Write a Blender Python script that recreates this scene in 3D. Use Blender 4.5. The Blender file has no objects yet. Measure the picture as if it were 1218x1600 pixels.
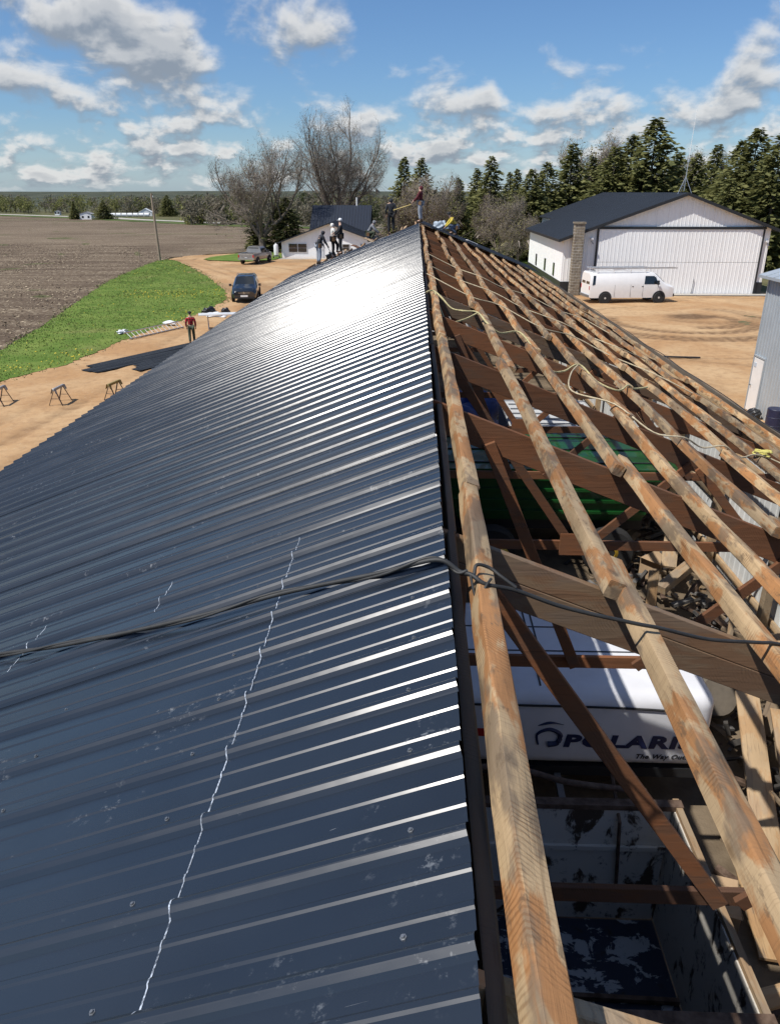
import bpy, bmesh, math, random
import numpy as np
from mathutils import Vector, Matrix, Euler, Quaternion
from mathutils.geometry import delaunay_2d_cdt
R_ = math.radians
random.seed(7); RNG = np.random.default_rng(7)
S = bpy.context.scene
COL = S.collection
# ------------------------------------------------------------------ camera
cam = bpy.data.cameras.new('camera'); cam_o = bpy.data.objects.new('camera', cam); COL.objects.link(cam_o)
cam.sensor_fit = 'VERTICAL'; cam.sensor_height = 36.0; cam.lens = 36.0 * 1170 / 1600
cam.clip_start = 0.05; cam.clip_end = 12000
cam_o.location = (0, 0, 7.8)
cam_o.rotation_euler = (R_(90) - math.atan(500 / 1170), 0, R_(1.85))
S.camera = cam_o
# ------------------------------------------------------------------ light
SUN_DIR = Vector((-0.56, -0.35, 1.0)).normalized()          # towards the sun
SUN_EL = math.asin(SUN_DIR.z)
SUN_AZ = math.atan2(SUN_DIR.x, SUN_DIR.y)                    # from +Y towards +X
sun = bpy.data.lights.new('sun', 'SUN'); sun.energy = 4.0; sun.angle = R_(0.55); sun.color = (1.0, 0.955, 0.89)
sun_o = bpy.data.objects.new('sun', sun); COL.objects.link(sun_o)
sun_o.rotation_euler = (-SUN_DIR).to_track_quat('-Z', 'Y').to_euler()
S.view_settings.view_transform = 'Standard'; S.view_settings.look = 'None'
S.view_settings.exposure = 0.34; S.view_settings.gamma = 1.0; S.view_settings.use_curve_mapping = False
S.cycles.max_bounces = 6; S.cycles.diffuse_bounces = 3; S.cycles.glossy_bounces = 3; S.cycles.transparent_max_bounces = 6
S.cycles.sample_clamp_indirect = 6.0; S.cycles.use_denoising = True
SKY = 0.080; CLOUD = 0.66
W = bpy.data.worlds.new('World'); S.world = W; W.use_nodes = True

class NT:
    """small helper to write node graphs as expressions"""
    def __init__(self, tree): self.t = tree; self.n = tree.nodes; self.l = tree.links
    def new(self, ty, **kw):
        nd = self.n.new(ty)
        for k, v in kw.items(): setattr(nd, k, v)
        return nd
    def inp(self, nd, i, v):
        if v is None: return
        s = nd.inputs[i]
        if isinstance(v, bpy.types.NodeSocket): self.l.new(v, s)
        else: s.default_value = v
    def m(self, op, a, b=None, c=None, clamp=False):
        nd = self.new('ShaderNodeMath', operation=op, use_clamp=clamp)
        self.inp(nd, 0, a); self.inp(nd, 1, b); self.inp(nd, 2, c)
        return nd.outputs[0]
    def vm(self, op, a, b=None, out=0):
        nd = self.new('ShaderNodeVectorMath', operation=op); self.inp(nd, 0, a)
        if op == 'SCALE': self.inp(nd, 3, b)
        else: self.inp(nd, 1, b)
        return nd.outputs[out]
    def noise(self, vec, scale, detail=4, rough=0.55, dist=0.0, out=0):
        nd = self.new('ShaderNodeTexNoise'); self.inp(nd, 'Vector', vec); self.inp(nd, 'Scale', scale)
        self.inp(nd, 'Detail', detail); self.inp(nd, 'Roughness', rough); self.inp(nd, 'Distortion', dist)
        return nd.outputs[out]
    def ramp(self, f, stops):
        nd = self.new('ShaderNodeValToRGB'); e = nd.color_ramp.elements
        while len(e) < len(stops): e.new(0.5)
        for k, (p, c) in enumerate(stops):
            e[k].position = p; e[k].color = (c, c, c, 1) if isinstance(c, (int, float)) else (*c, 1)
        self.inp(nd, 0, f); return nd.outputs[0]
    def mapr(self, v, a, b, c=0.0, d=1.0, smooth=True):
        nd = self.new('ShaderNodeMapRange', interpolation_type='SMOOTHSTEP' if smooth else 'LINEAR')
        for i, q in enumerate((v, a, b, c, d)): self.inp(nd, i, q)
        return nd.outputs[0]
    def mix(self, f, a, b, mode='MIX'):
        nd = self.new('ShaderNodeMix', data_type='RGBA', blend_type=mode)
        self.inp(nd, 0, f)
        for i, v in ((6, a), (7, b)):
            if isinstance(v, tuple) and len(v) == 3: v = (*v, 1)
            self.inp(nd, i, v)
        return nd.outputs[2]
    def comb(self, x, y, z):
        nd = self.new('ShaderNodeCombineXYZ')
        for i, v in enumerate((x, y, z)): self.inp(nd, i, v)
        return nd.outputs[0]
    def sep(self, v):
        nd = self.new('ShaderNodeSeparateXYZ'); self.inp(nd, 0, v); return nd.outputs

def build_world():
    t = W.node_tree; t.nodes.clear(); g = NT(t)
    sky = g.new('ShaderNodeTexSky', sky_type='NISHITA'); sky.sun_disc = False
    sky.sun_elevation = SUN_EL; sky.sun_rotation = SUN_AZ; sky.altitude = 300; sky.air_density = 1.0; sky.dust_density = 0.7; sky.ozone_density = 3.0
    bg = g.new('ShaderNodeBackground')
    sc = g.mix(1.0, sky.outputs[0], (0.70, 0.90, 1.12), 'MULTIPLY')
    g.inp(bg, 0, sc); g.inp(bg, 1, SKY)
    d = g.new('ShaderNodeTexCoord').outputs['Generated']
    x, y, z = g.sep(d)
    az = g.m('ARCTAN2', x, y); el0 = g.m('MAXIMUM', g.m('ARCSINE', z), 0.0)
    # cumulus seen side-on: noise in azimuth / log elevation, so clouds shrink towards the horizon;
    # the larger clouds stand where the day had them
    CL = [(-.374, .165, .114, .025, .9), (-.306, .13, .091, .021, .8), (-.267, .1, .087, .019, .7), (-.421, .108, .052, .017, .7), (-.127, .144, .066, .027, .75), (-.094, .135, .037, .016, .5), (-.122, .093, .068, .018, .55), (-.292, .071, .036, .013, .6), (-.437, .074, .026, .006, .5), (-.431, .049, .04, .013, .5), (-.039, .07, .046, .017, .5), (.038, .046, .061, .015, .6), (.051, .093, .045, .018, .75), (.08, .109, .029, .01, .4), (.22, .09, .042, .019, .7), (.157, .069, .044, .018, .5), (.335, .09, .042, .017, .8), (.375, .119, .031, .029, .6), (.387, .07, .025, .015, .6), (-.371, .053, .028, .008, .4), (-.303, .041, .066, .013, .45), (-.436, .023, .054, .009, .4), (-.368, .024, .056, .009, .35), (.25, .067, .035, .016, .5), (-.069, .08, .046, .015, .45)]
    def cloud(de, detail):
        el = g.m('ADD', el0, de); k = g.m('ADD', el, 0.07)
        p = g.comb(g.m('MULTIPLY', az, 6.6), g.m('MULTIPLY', g.m('LOGARITHM', k, 2.718), 2.3), 1.7)
        n = g.noise(p, 1.55, detail, 0.53, 0.2)
        ns = g.noise(g.vm('MULTIPLY', p, (2.0, 1.25, 1.0)), 1.9, detail, 0.53, 0.15)
        n = g.m('ADD', n, g.m('MULTIPLY', g.m('SUBTRACT', ns, n), g.mapr(el, 0.05, 0.13, 0.75, 0.15)))
        tot = None
        for (a, e, ra, re, w) in CL:
            v = g.vm('MULTIPLY', g.vm('SUBTRACT', g.comb(az, el, 0.0), (a, e, 0)), (0.86/ra, 0.80/re, 0))
            q = g.m('MULTIPLY', g.m('EXPONENT', g.m('MULTIPLY', g.vm('DOT_PRODUCT', v, v, out=1), -0.8)), w)
            tot = q if tot is None else g.m('MAXIMUM', tot, q)
        return g.m('ADD', n, g.m('MULTIPLY', tot, 0.25))
    c0 = cloud(0.0, 9); c1 = cloud(0.011, 5)
    cov = g.m('SUBTRACT', g.mapr(el0, 0.03, 0.12, 0.505, 0.59, False), g.mapr(el0, 0.2, 0.45, 0.0, 0.055))
    f = g.mapr(g.m('SUBTRACT', c0, cov), -0.045, 0.14)
    thick = g.mapr(g.m('SUBTRACT', c0, cov), 0.07, 0.24)
    lit = g.mapr(g.m('SUBTRACT', c0, c1), -0.075, 0.075)
    lit2 = g.m('MULTIPLY', lit, g.m('SUBTRACT', 1.0, g.m('MULTIPLY', thick, 0.50)))
    cc = g.mix(lit2, (0.33, 0.385, 0.46), (0.97, 0.965, 0.95))
    bgc = g.new('ShaderNodeBackground'); g.inp(bgc, 0, cc); g.inp(bgc, 1, CLOUD)
    # thin high veil low over the horizon
    veil = g.m('MULTIPLY', g.mapr(z, 0.0, 0.09, 0.30, 0.0), 1.0)
    fac = g.m('MAXIMUM', g.m('MULTIPLY', f, g.mapr(z, -0.01, 0.015)), 0.0)
    bgv = g.new('ShaderNodeBackground'); g.inp(bgv, 0, (0.62, 0.74, 0.88, 1)); g.inp(bgv, 1, 0.75)
    mv = g.new('ShaderNodeMixShader'); g.inp(mv, 0, veil); g.l.new(bg.outputs[0], mv.inputs[1]); g.l.new(bgv.outputs[0], mv.inputs[2])
    mx = g.new('ShaderNodeMixShader'); g.inp(mx, 0, g.m('MULTIPLY', fac, 0.93)); g.l.new(mv.outputs[0], mx.inputs[1]); g.l.new(bgc.outputs[0], mx.inputs[2])
    out = g.new('ShaderNodeOutputWorld'); g.l.new(mx.outputs[0], out.inputs[0])
build_world()

# ------------------------------------------------------------------ materials
MATS = {}
def mat(name, base, rough=0.7, metal=0.0, spec=0.5, var=0.15, vscale=3.0, bump=0.0, bscale=20.0, coords='Object', base2=None, coat=0.0, rvar=0.0, stretch=None, bdist=0.01):
    """plain procedural material: base colour broken up by two octaves of noise, fine bump"""
    if name in MATS: return MATS[name]
    m = bpy.data.materials.new(name); m.use_nodes = True; g = NT(m.node_tree)
    b = g.n['Principled BSDF']
    v = g.new('ShaderNodeTexCoord').outputs[coords]
    rnd = g.new('ShaderNodeObjectInfo').outputs['Random']
    v = g.vm('ADD', v, g.comb(g.m('MULTIPLY', rnd, 37.0), g.m('MULTIPLY', rnd, 11.0), 0.0))
    if stretch: v = g.vm('MULTIPLY', v, stretch)
    n = g.noise(v, vscale, 6, 0.6)
    b2 = base2 or tuple(min(1, c * (1 + var)) for c in base)
    b1 = tuple(c * (1 - var) for c in base) if base2 is None else base
    c = g.mix(g.mapr(n, 0.3, 0.7), b1, b2)
    g.inp(b, 'Base Color', c); g.inp(b, 'Metallic', metal); g.inp(b, 'Specular IOR Level', spec)
    if rvar: g.inp(b, 'Roughness', g.mapr(g.noise(v, vscale * 2.3, 5), 0.3, 0.7, rough - rvar, rough + rvar))
    else: g.inp(b, 'Roughness', rough)
    g.inp(b, 'Coat Weight', coat)
    if bump:
        bn = g.new('ShaderNodeBump'); g.inp(bn, 'Strength', bump); g.inp(bn, 'Distance', bdist); g.inp(bn, 'Height', g.noise(v, bscale, 5, 0.6))
        g.l.new(bn.outputs[0], b.inputs['Normal'])
    MATS[name] = m
    return m

def wood(name, light, warm, grey, rough=0.75, saw=0.5, warm_amt=0.5, grey_amt=0.5, axis='Y', scale=1.0, dark=(0.05, 0.03, 0.018), knots=False):
    """sawn timber, grain along the local axis"""
    m = bpy.data.materials.new(name); m.use_nodes = True; g = NT(m.node_tree); b = g.n['Principled BSDF']
    o = g.new('ShaderNodeTexCoord').outputs['Object']
    rnd = g.new('ShaderNodeObjectInfo').outputs['Random']
    o = g.vm('ADD', o, g.comb(g.m('MULTIPLY', rnd, 13.0), g.m('MULTIPLY', rnd, 71.0), g.m('MULTIPLY', rnd, 29.0)))
    sc = {'Y': (14, 1.0, 14), 'X': (1.0, 14, 14), 'Z': (14, 14, 1.0)}[axis]
    st = g.vm('MULTIPLY', o, tuple(s * scale for s in sc))
    grain = g.noise(st, 2.2, 7, 0.62, 0.6)
    patch = g.noise(g.vm('MULTIPLY', o, tuple((2.0 if s == 1.0 else 6.0) for s in sc)), 1.0, 5, 0.6, 0.4)
    patch2 = g.noise(g.vm('MULTIPLY', o, tuple((1.1 if s == 1.0 else 3.0) for s in sc)), 1.7, 4, 0.6)
    c = g.mix(g.m('MULTIPLY', g.mapr(patch, 0.47, 0.55), warm_amt), light, warm)
    c = g.mix(g.m('MULTIPLY', g.mapr(patch2, 0.50, 0.59), grey_amt), c, grey)
    c = g.mix(g.m('MULTIPLY', g.mapr(grain, 0.52, 0.75), 0.55), c, dark)
    # saw marks: slanted close bands
    xx, yy, zz = g.sep(o)
    run = {'Y': yy, 'X': xx, 'Z': zz}[axis]; crs = {'Y': xx, 'X': zz, 'Z': xx}[axis]
    ph = g.m('ADD', g.m('MULTIPLY', run, 330.0), g.m('MULTIPLY', crs, 190.0))
    ph = g.m('ADD', ph, g.m('MULTIPLY', g.noise(o, 5.0, 3), 26.0))
    band = g.mapr(g.m('SINE', ph), -0.2, 1.0)
    band = g.m('MULTIPLY', band, g.mapr(g.noise(o, 4.0, 4), 0.46, 0.66))
    c = g.mix(g.m('MULTIPLY', band, saw), c, tuple(q * 0.42 for q in warm))
    if knots:
        vo = g.new('ShaderNodeTexVoronoi'); g.inp(vo, 'Vector', g.vm('MULTIPLY', o, (7.0, 1.9, 7.0))); g.inp(vo, 'Scale', 1.0)
        kn = g.mapr(vo.outputs['Distance'], 0.05, 0.15, 1.0, 0.0)
        c = g.mix(g.m('MULTIPLY', kn, 0.7), c, (0.085, 0.045, 0.022))
        st2 = g.m('MULTIPLY', g.mapr(g.noise(g.vm('MULTIPLY', o, (9, 4.5, 9)), 1.6, 6, 0.7), 0.56, 0.66), 0.62)
        c = g.mix(st2, c, (0.12, 0.088, 0.06))
        ln = g.noise(g.vm('MULTIPLY', o, (3, 150, 3)), 1.0, 2, 0.5)
        c = g.mix(g.m('MULTIPLY', g.mapr(ln, 0.5, 0.7), 0.22), c, (0.16, 0.10, 0.055))
    c = g.mix(1.0, c, g.mix(rnd, (0.66, 0.68, 0.72), (1.2, 1.14, 1.05)), 'MULTIPLY')
    g.inp(b, 'Base Color', c); g.inp(b, 'Roughness', rough); g.inp(b, 'Specular IOR Level', 0.25)
    bn = g.new('ShaderNodeBump'); g.inp(bn, 'Strength', 0.55); g.inp(bn, 'Distance', 0.006)
    g.inp(bn, 'Height', g.m('ADD', grain, g.m('MULTIPLY', band, 0.35))); g.l.new(bn.outputs[0], b.inputs['Normal'])
    MATS[name] = m; return m

def roof_paint(name, base, rough, spec, dust=0.3):
    """painted ribbed steel with scuffs and boot dust; smudges lie where people knelt"""
    m = bpy.data.materials.new(name); m.use_nodes = True; g = NT(m.node_tree); b = g.n['Principled BSDF']
    p = g.new('ShaderNodeNewGeometry').outputs['Position']
    n1 = g.noise(p, 0.9, 4, 0.6); n2 = g.noise(p, 26.0, 6, 0.7)
    sm = g.m('MULTIPLY', g.mapr(g.noise(p, 2.3, 3), 0.58, 0.70), g.mapr(n2, 0.56, 0.68))
    film = g.mapr(g.noise(g.vm('MULTIPLY', p, (0.5, 3.3, 0.5)), 1.4, 5, 0.6), 0.35, 0.75)
    c = g.mix(g.mapr(n1, 0.3, 0.7), tuple(q * 0.86 for q in base), tuple(q * 1.12 for q in base))
    c = g.mix(g.m('MULTIPLY', sm, dust), c, (0.42, 0.45, 0.48))
    scr = g.noise(g.vm('MULTIPLY', p, (3.0, 24.0, 3.0)), 3.0, 4, 0.7, 1.2)
    c = g.mix(g.m('MULTIPLY', g.mapr(scr, 0.71, 0.74), 0.35 * dust * 2), c, (0.5, 0.52, 0.54))
    g.inp(b, 'Base Color', c); g.inp(b, 'Specular IOR Level', spec); g.inp(b, 'Metallic', 0.0)
    g.inp(b, 'Roughness', g.m('ADD', g.m('ADD', rough, g.m('MULTIPLY', film, 0.10)), g.m('MULTIPLY', sm, 0.3)))
    bn = g.new('ShaderNodeBump'); g.inp(bn, 'Strength', 0.10); g.inp(bn, 'Distance', 0.02)
    g.inp(bn, 'Height', g.noise(p, 3.2, 3, 0.5)); g.l.new(bn.outputs[0], b.inputs['Normal'])
    MATS[name] = m; return m

MATS_ROOF = roof_paint('charcoal_steel', (0.015, 0.021, 0.031), 0.22, 0.58)
BLACK_STEEL = roof_paint('black_steel', (0.016, 0.019, 0.025), 0.42, 0.5, 0.1)
PURLIN = wood('purlin_wood', (0.47, 0.345, 0.205), (0.36, 0.145, 0.042), (0.18, 0.14, 0.10), saw=0.5, warm_amt=0.74, grey_amt=0.8, knots=True)
RAFTER = wood('rafter_wood', (0.145, 0.068, 0.036), (0.18, 0.075, 0.034), (0.115, 0.072, 0.048), saw=0.1, axis='X', grey_amt=0.5, dark=(0.045, 0.018, 0.01))
RAFTER_GREY = wood('rafter_wood_grey', (0.20, 0.135, 0.085), (0.17, 0.085, 0.045), (0.17, 0.13, 0.10), saw=0.1, axis='X', dark=(0.06, 0.035, 0.022))
WEB = wood('web_wood', (0.17, 0.078, 0.04), (0.20, 0.08, 0.035), (0.11, 0.07, 0.05), saw=0.1, axis='X', dark=(0.04, 0.018, 0.01))
BOARD_X = wood('board_wood_cross', (0.40, 0.30, 0.19), (0.36, 0.21, 0.10), (0.27, 0.22, 0.17), saw=0.2, axis='X')
BOARD = wood('board_wood', (0.40, 0.30, 0.19), (0.36, 0.21, 0.10), (0.27, 0.22, 0.17), saw=0.2)
OLDGREY = wood('old_grey_wood', (0.13, 0.115, 0.095), (0.12, 0.09, 0.07), (0.10, 0.095, 0.085), saw=0.1)
LOG = wood('log_wood', (0.36, 0.25, 0.14), (0.30, 0.17, 0.08), (0.25, 0.2, 0.15), saw=0.0)
WHITE_SIDING = mat('white_siding', (0.86, 0.86, 0.845), 0.45, var=0.025, vscale=0.6)
WHITE_PAINT = mat('white_paint', (0.80, 0.80, 0.79), 0.28, var=0.03, coat=0.5)
GREY_SIDING = mat('grey_siding', (0.42, 0.46, 0.49), 0.38, metal=0.25, var=0.06, vscale=1.0)
BLACK_TRIM = mat('black_trim', (0.018, 0.02, 0.023), 0.45, var=0.1)
RUBBER = mat('rubber', (0.02, 0.02, 0.02), 0.85, var=0.2, bump=0.3)
GLASS = mat('dark_glass', (0.012, 0.016, 0.02), 0.05, spec=0.8, var=0.1)
CHROME = mat('bright_metal', (0.62, 0.63, 0.64), 0.25, metal=1.0, var=0.05)
ALU = mat('aluminium', (0.66, 0.67, 0.68), 0.38, metal=0.85, var=0.08, vscale=6)
STEEL = mat('dull_steel', (0.25, 0.26, 0.27), 0.45, metal=0.8, var=0.1)
RUST = mat('rusty_steel', (0.055, 0.03, 0.018), 0.8, base2=(0.15, 0.10, 0.07), vscale=9, bump=0.4)
SKIN = mat('skin', (0.52, 0.33, 0.24), 0.55, var=0.06)

# ------------------------------------------------------------------ mesh helpers
class MB:
    def __init__(self): self.v = []; self.f = []
    def add(self, vs, fs):
        o = len(self.v); self.v.extend([tuple(p) for p in vs]); self.f.extend([tuple(i + o for i in q) for q in fs]); return self
    def box(self, x0, x1, y0, y1, z0, z1):
        return self.add([(x0,y0,z0),(x1,y0,z0),(x1,y1,z0),(x0,y1,z0),(x0,y0,z1),(x1,y0,z1),(x1,y1,z1),(x0,y1,z1)],
                        [(0,3,2,1),(4,5,6,7),(0,1,5,4),(1,2,6,5),(2,3,7,6),(3,0,4,7)])
    def bar(self, a, b, w, h, up=(0, 0, 1)):
        """rectangular bar from a to b; w sideways, h along up"""
        a = Vector(a); b = Vector(b); d = (b - a).normalized(); u = Vector(up)
        s = d.cross(u)
        if s.length < 1e-4: s = d.cross(Vector((1, 0, 0)))
        s.normalize(); u = s.cross(d).normalized()
        vs = []
        for p in (a, b):
            for i, j in ((-1,-1),(1,-1),(1,1),(-1,1)): vs.append(p + s * (w/2*i) + u * (h/2*j))
        return self.add(vs, [(0,3,2,1),(4,5,6,7),(0,1,5,4),(1,2,6,5),(2,3,7,6),(3,0,4,7)])
    def tube(self, pts, r, n=8, cap=True):
        pts = [Vector(p) for p in pts]; k = len(pts)
        rs = r if isinstance(r, (list, tuple)) else [r] * k
        o = len(self.v); ref = Vector((0.31, 0.17, 0.93))
        for i, p in enumerate(pts):
            t = (pts[min(i+1, k-1)] - pts[max(i-1, 0)]); t.normalize()
            s = t.cross(ref)
            if s.length < 1e-3: s = t.cross(Vector((1, 0, 0)))
            s.normalize(); u = s.cross(t)
            for j in range(n):
                a = 2*math.pi*j/n; self.v.append(tuple(p + (s*math.cos(a) + u*math.sin(a)) * rs[i]))
        for i in range(k-1):
            for j in range(n):
                a = o+i*n+j; b = o+i*n+(j+1) % n; self.f.append((a, b, b+n, a+n))
        if cap and n > 2:
            self.f.append(tuple(o+j for j in range(n-1, -1, -1))); self.f.append(tuple(o+(k-1)*n+j for j in range(n)))
        return self
    def lathe(self, prof, n=20, axis='Z', at=(0, 0, 0)):
        o = len(self.v); k = len(prof)
        for r, h in prof:
            for j in range(n):
                a = 2*math.pi*j/n; c, s = r*math.cos(a), r*math.sin(a)
                p = {'Z': (c, s, h), 'X': (h, c, s), 'Y': (c, h, s)}[axis]
                self.v.append((p[0]+at[0], p[1]+at[1], p[2]+at[2]))
        for i in range(k-1):
            for j in range(n):
                a = o+i*n+j; b = o+i*n+(j+1) % n; self.f.append((a, b, b+n, a+n))
        self.f.append(tuple(o+j for j in range(n-1, -1, -1))); self.f.append(tuple(o+(k-1)*n+j for j in range(n)))
        return self
    def prism(self, poly, y0, y1, plane='XZ'):
        n = len(poly); vs = []
        for yy in (y0, y1):
            for (a, b) in poly: vs.append({'XZ': (a, yy, b), 'YZ': (yy, a, b), 'XY': (a, b, yy)}[plane])
        return self.add(vs, [tuple(range(n-1, -1, -1)), tuple(range(n, 2*n))] + [(i, (i+1) % n, n+(i+1) % n, n+i) for i in range(n)])
    def mesh(self, name, m=None, smooth=None, fix=True):
        me = bpy.data.meshes.new(name); me.from_pydata(self.v, [], self.f); me.update()
        if fix:
            bm = bmesh.new(); bm.from_mesh(me); bmesh.ops.recalc_face_normals(bm, faces=bm.faces[:]); bm.to_mesh(me); bm.free()
        if m:
            for q in (m if isinstance(m, (list, tuple)) else [m]): me.materials.append(q)
        if smooth is not None:
            me.shade_smooth(); me.set_sharp_from_angle(angle=R_(smooth))
        return me
    def build(self, name, m=None, parent=None, loc=(0, 0, 0), rot=(0, 0, 0), smooth=None, fix=True):
        return link(name, self.mesh(name, m, smooth, fix), parent, loc, rot)
def link(name, data, parent=None, loc=(0, 0, 0), rot=(0, 0, 0)):
    o = bpy.data.objects.new(name, data); COL.objects.link(o); o.location = loc; o.rotation_euler = rot
    if parent: o.parent = parent
    return o
def tag(o, label=None, cat=None, group=None, kind=None):
    if label: o['label'] = label
    if cat: o['category'] = cat
    if group: o['group'] = group
    if kind: o['kind'] = kind
    return o
def thing(name, label, cat, loc=(0, 0, 0), rz=0.0, group=None, scale=1.0):
    o = link(name, None, None, loc, (0, 0, rz)); o.scale = (scale,) * 3
    return tag(o, label, cat, group)
def copy_tree(o, parent=None):
    c = o.copy(); COL.objects.link(c); c.parent = parent
    for ch in list(o.children): copy_tree(ch, c)
    return c
def bevel(me, w, seg=1):
    bm = bmesh.new(); bm.from_mesh(me); bmesh.ops.bevel(bm, geom=bm.edges[:], offset=w, segments=seg, affect='EDGES', profile=0.5); bm.to_mesh(me); bm.free()
    return me
def in_poly(px, py, poly):
    px = np.asarray(px); py = np.asarray(py); c = np.zeros(px.shape, bool); n = len(poly); j = n-1
    for i in range(n):
        xi, yi = poly[i]; xj, yj = poly[j]
        cond = ((yi > py) != (yj > py)) & (px < (xj-xi)*(py-yi)/((yj-yi) if yj != yi else 1e-9)+xi)
        c ^= cond; j = i
    return c
def hash_noise(x, y, s=1.0, seed=0):
    """cheap smooth value noise, numpy"""
    x = np.asarray(x)*s+seed*17.3; y = np.asarray(y)*s-seed*9.1
    xi = np.floor(x); yi = np.floor(y); fx = x-xi; fy = y-yi; fx = fx*fx*(3-2*fx); fy = fy*fy*(3-2*fy)
    def h(a, b): q = np.sin(a*127.1+b*311.7+seed*13.7)*43758.5453; return q-np.floor(q)
    return (h(xi, yi)*(1-fx)+h(xi+1, yi)*fx)*(1-fy)+(h(xi, yi+1)*(1-fx)+h(xi+1, yi+1)*fx)*fy
def fbm(x, y, s, seed=0, o=4):
    t = 0; a = 0.5
    for k in range(o): t = t+a*hash_noise(x, y, s*2**k, seed+k); a *= 0.5
    return t/(1-0.5**o)
def smooth01(t): t = np.clip(t, 0, 1); return t*t*(3-2*t)
def zt(x, y):
    """the land: level round the farm, falling gently away, far hills rising again"""
    x = np.asarray(x, float); y = np.asarray(y, float); r = np.hypot(x, y)
    z = -5.0*smooth01((r-120)/330.0)
    z = z+smooth01((r-1300)/2600.0)*(14.5+9*(fbm(np.arctan2(x, y)*9, r*0.0006, 1.0, 3)-0.5))
    return z

# ================================================================== THE SETTING
def ground_mat(name, fn, rough=0.95, bump=0.5, bscale=8.0, bdist=0.05):
    m = bpy.data.materials.new(name); m.use_nodes = True; g = NT(m.node_tree); b = g.n['Principled BSDF']
    p = g.new('ShaderNodeNewGeometry').outputs['Position']
    g.inp(b, 'Base Color', fn(g, p)); g.inp(b, 'Roughness', rough); g.inp(b, 'Specular IOR Level', 0.15)
    if bump:
        bn = g.new('ShaderNodeBump'); g.inp(bn, 'Strength', bump); g.inp(bn, 'Distance', bdist)
        g.inp(bn, 'Height', g.noise(p, bscale, 6, 0.65)); g.l.new(bn.outputs[0], b.inputs['Normal'])
    return m
def land_col(g, p):
    r = g.vm('LENGTH', p, out=1)
    near = g.mix(g.mapr(g.noise(p, 0.35, 6), 0.3, 0.7), (0.07, 0.075, 0.03), (0.15, 0.135, 0.07))
    wood = g.mix(g.mapr(g.noise(p, 0.012, 9, 0.7), 0.35, 0.65), (0.028, 0.036, 0.024), (0.10, 0.105, 0.07))
    return g.mix(g.mapr(r, 500, 900), near, wood)
def soil_col(g, p):
    row = g.noise(g.vm('MULTIPLY', p, (0.10, 0.9, 1.0)), 0.55, 5, 0.6, 0.4)
    big = g.noise(p, 0.018, 4, 0.6, 0.5)
    fine = g.noise(p, 3.0, 7, 0.75)
    straw = g.mapr(g.m('ADD', g.m('MULTIPLY', fine, 0.75), g.m('MULTIPLY', row, 0.25)), 0.50, 0.63)
    c = g.mix(g.mapr(big, 0.35, 0.65), (0.095, 0.067, 0.045), (0.165, 0.124, 0.085))
    c = g.mix(g.m('MULTIPLY', g.mapr(row, 0.42, 0.62), 0.5), c, (0.18, 0.135, 0.09))
    return g.mix(g.m('MULTIPLY', straw, 0.85), c, (0.40, 0.33, 0.235))
def grass_col(g, p):
    c = g.mix(g.mapr(g.noise(p, 0.5, 6, 0.65), 0.3, 0.7), (0.085, 0.15, 0.024), (0.165, 0.22, 0.048))
    dry = g.mapr(g.noise(p, 0.16, 4, 0.6), 0.55, 0.72)
    return g.mix(g.m('MULTIPLY', dry, 0.6), c, (0.23, 0.20, 0.085))
def dirt_col(g, p):
    at = g.new('ShaderNodeAttribute', attribute_name='track').outputs['Fac']
    n = g.noise(p, 0.23, 6, 0.6, 0.5); n2 = g.noise(p, 2.4, 7, 0.7)
    c = g.mix(g.mapr(n, 0.32, 0.68), (0.41, 0.24, 0.115), (0.51, 0.345, 0.19))
    c = g.mix(g.m('MULTIPLY', g.mapr(n2, 0.42, 0.72), 0.55), c, (0.27, 0.155, 0.08))
    peb = g.mapr(g.noise(p, 11.0, 3, 0.6), 0.62, 0.70)
    c = g.mix(g.m('MULTIPLY', peb, 0.45), c, (0.55, 0.45, 0.33))
    return g.mix(g.m('MULTIPLY', at, g.mapr(g.noise(p, 3.5, 5), 0.25, 0.6, 0.65, 1.0)), c, (0.12, 0.07, 0.038))
def road_col(g, p):
    return g.mix(g.mapr(g.noise(p, 0.4, 5), 0.3, 0.7), (0.36, 0.33, 0.28), (0.48, 0.45, 0.40))
M_LAND = ground_mat('land', land_col); M_SOIL = ground_mat('ploughed_soil', soil_col, bump=0.9, bscale=2.6, bdist=0.12)
M_GRASS = ground_mat('grass_ground', grass_col); M_DIRT = ground_mat('dirt', dirt_col, bump=0.7, bscale=5.0, bdist=0.03); M_ROAD = ground_mat('gravel', road_col)
M_VERGE = ground_mat('verge_grass', lambda g, p: g.mix(g.mapr(g.noise(p, 0.12, 5), .3, .7), (.045, .085, .016), (.12, .14, .05)))

def radial_sheet(name, m):
    rs = [0.0]; r = 6.0
    while r < 7500: rs.append(r); r *= 1.085
    na = 144; V = [(0, 0, 0)]; Fc = []
    for r in rs[1:]:
        for k in range(na):
            a = 2*math.pi*k/na; V.append((r*math.sin(a), r*math.cos(a), 0))
    V = np.array(V); V[:, 2] = zt(V[:, 0], V[:, 1]); V[:, 2] -= 0.02
    for k in range(na): Fc.append((0, 1+(k+1) % na, 1+k))
    for i in range(len(rs)-2):
        for k in range(na):
            a = 1+i*na+k; b = 1+i*na+(k+1) % na; Fc.append((a, b, b+na, a+na))
    me = bpy.data.meshes.new(name); me.from_pydata(V.tolist(), [], Fc); me.materials.append(m); me.shade_smooth()
    return link(name, me)
tag(radial_sheet('ground', M_LAND), kind='structure')

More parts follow.
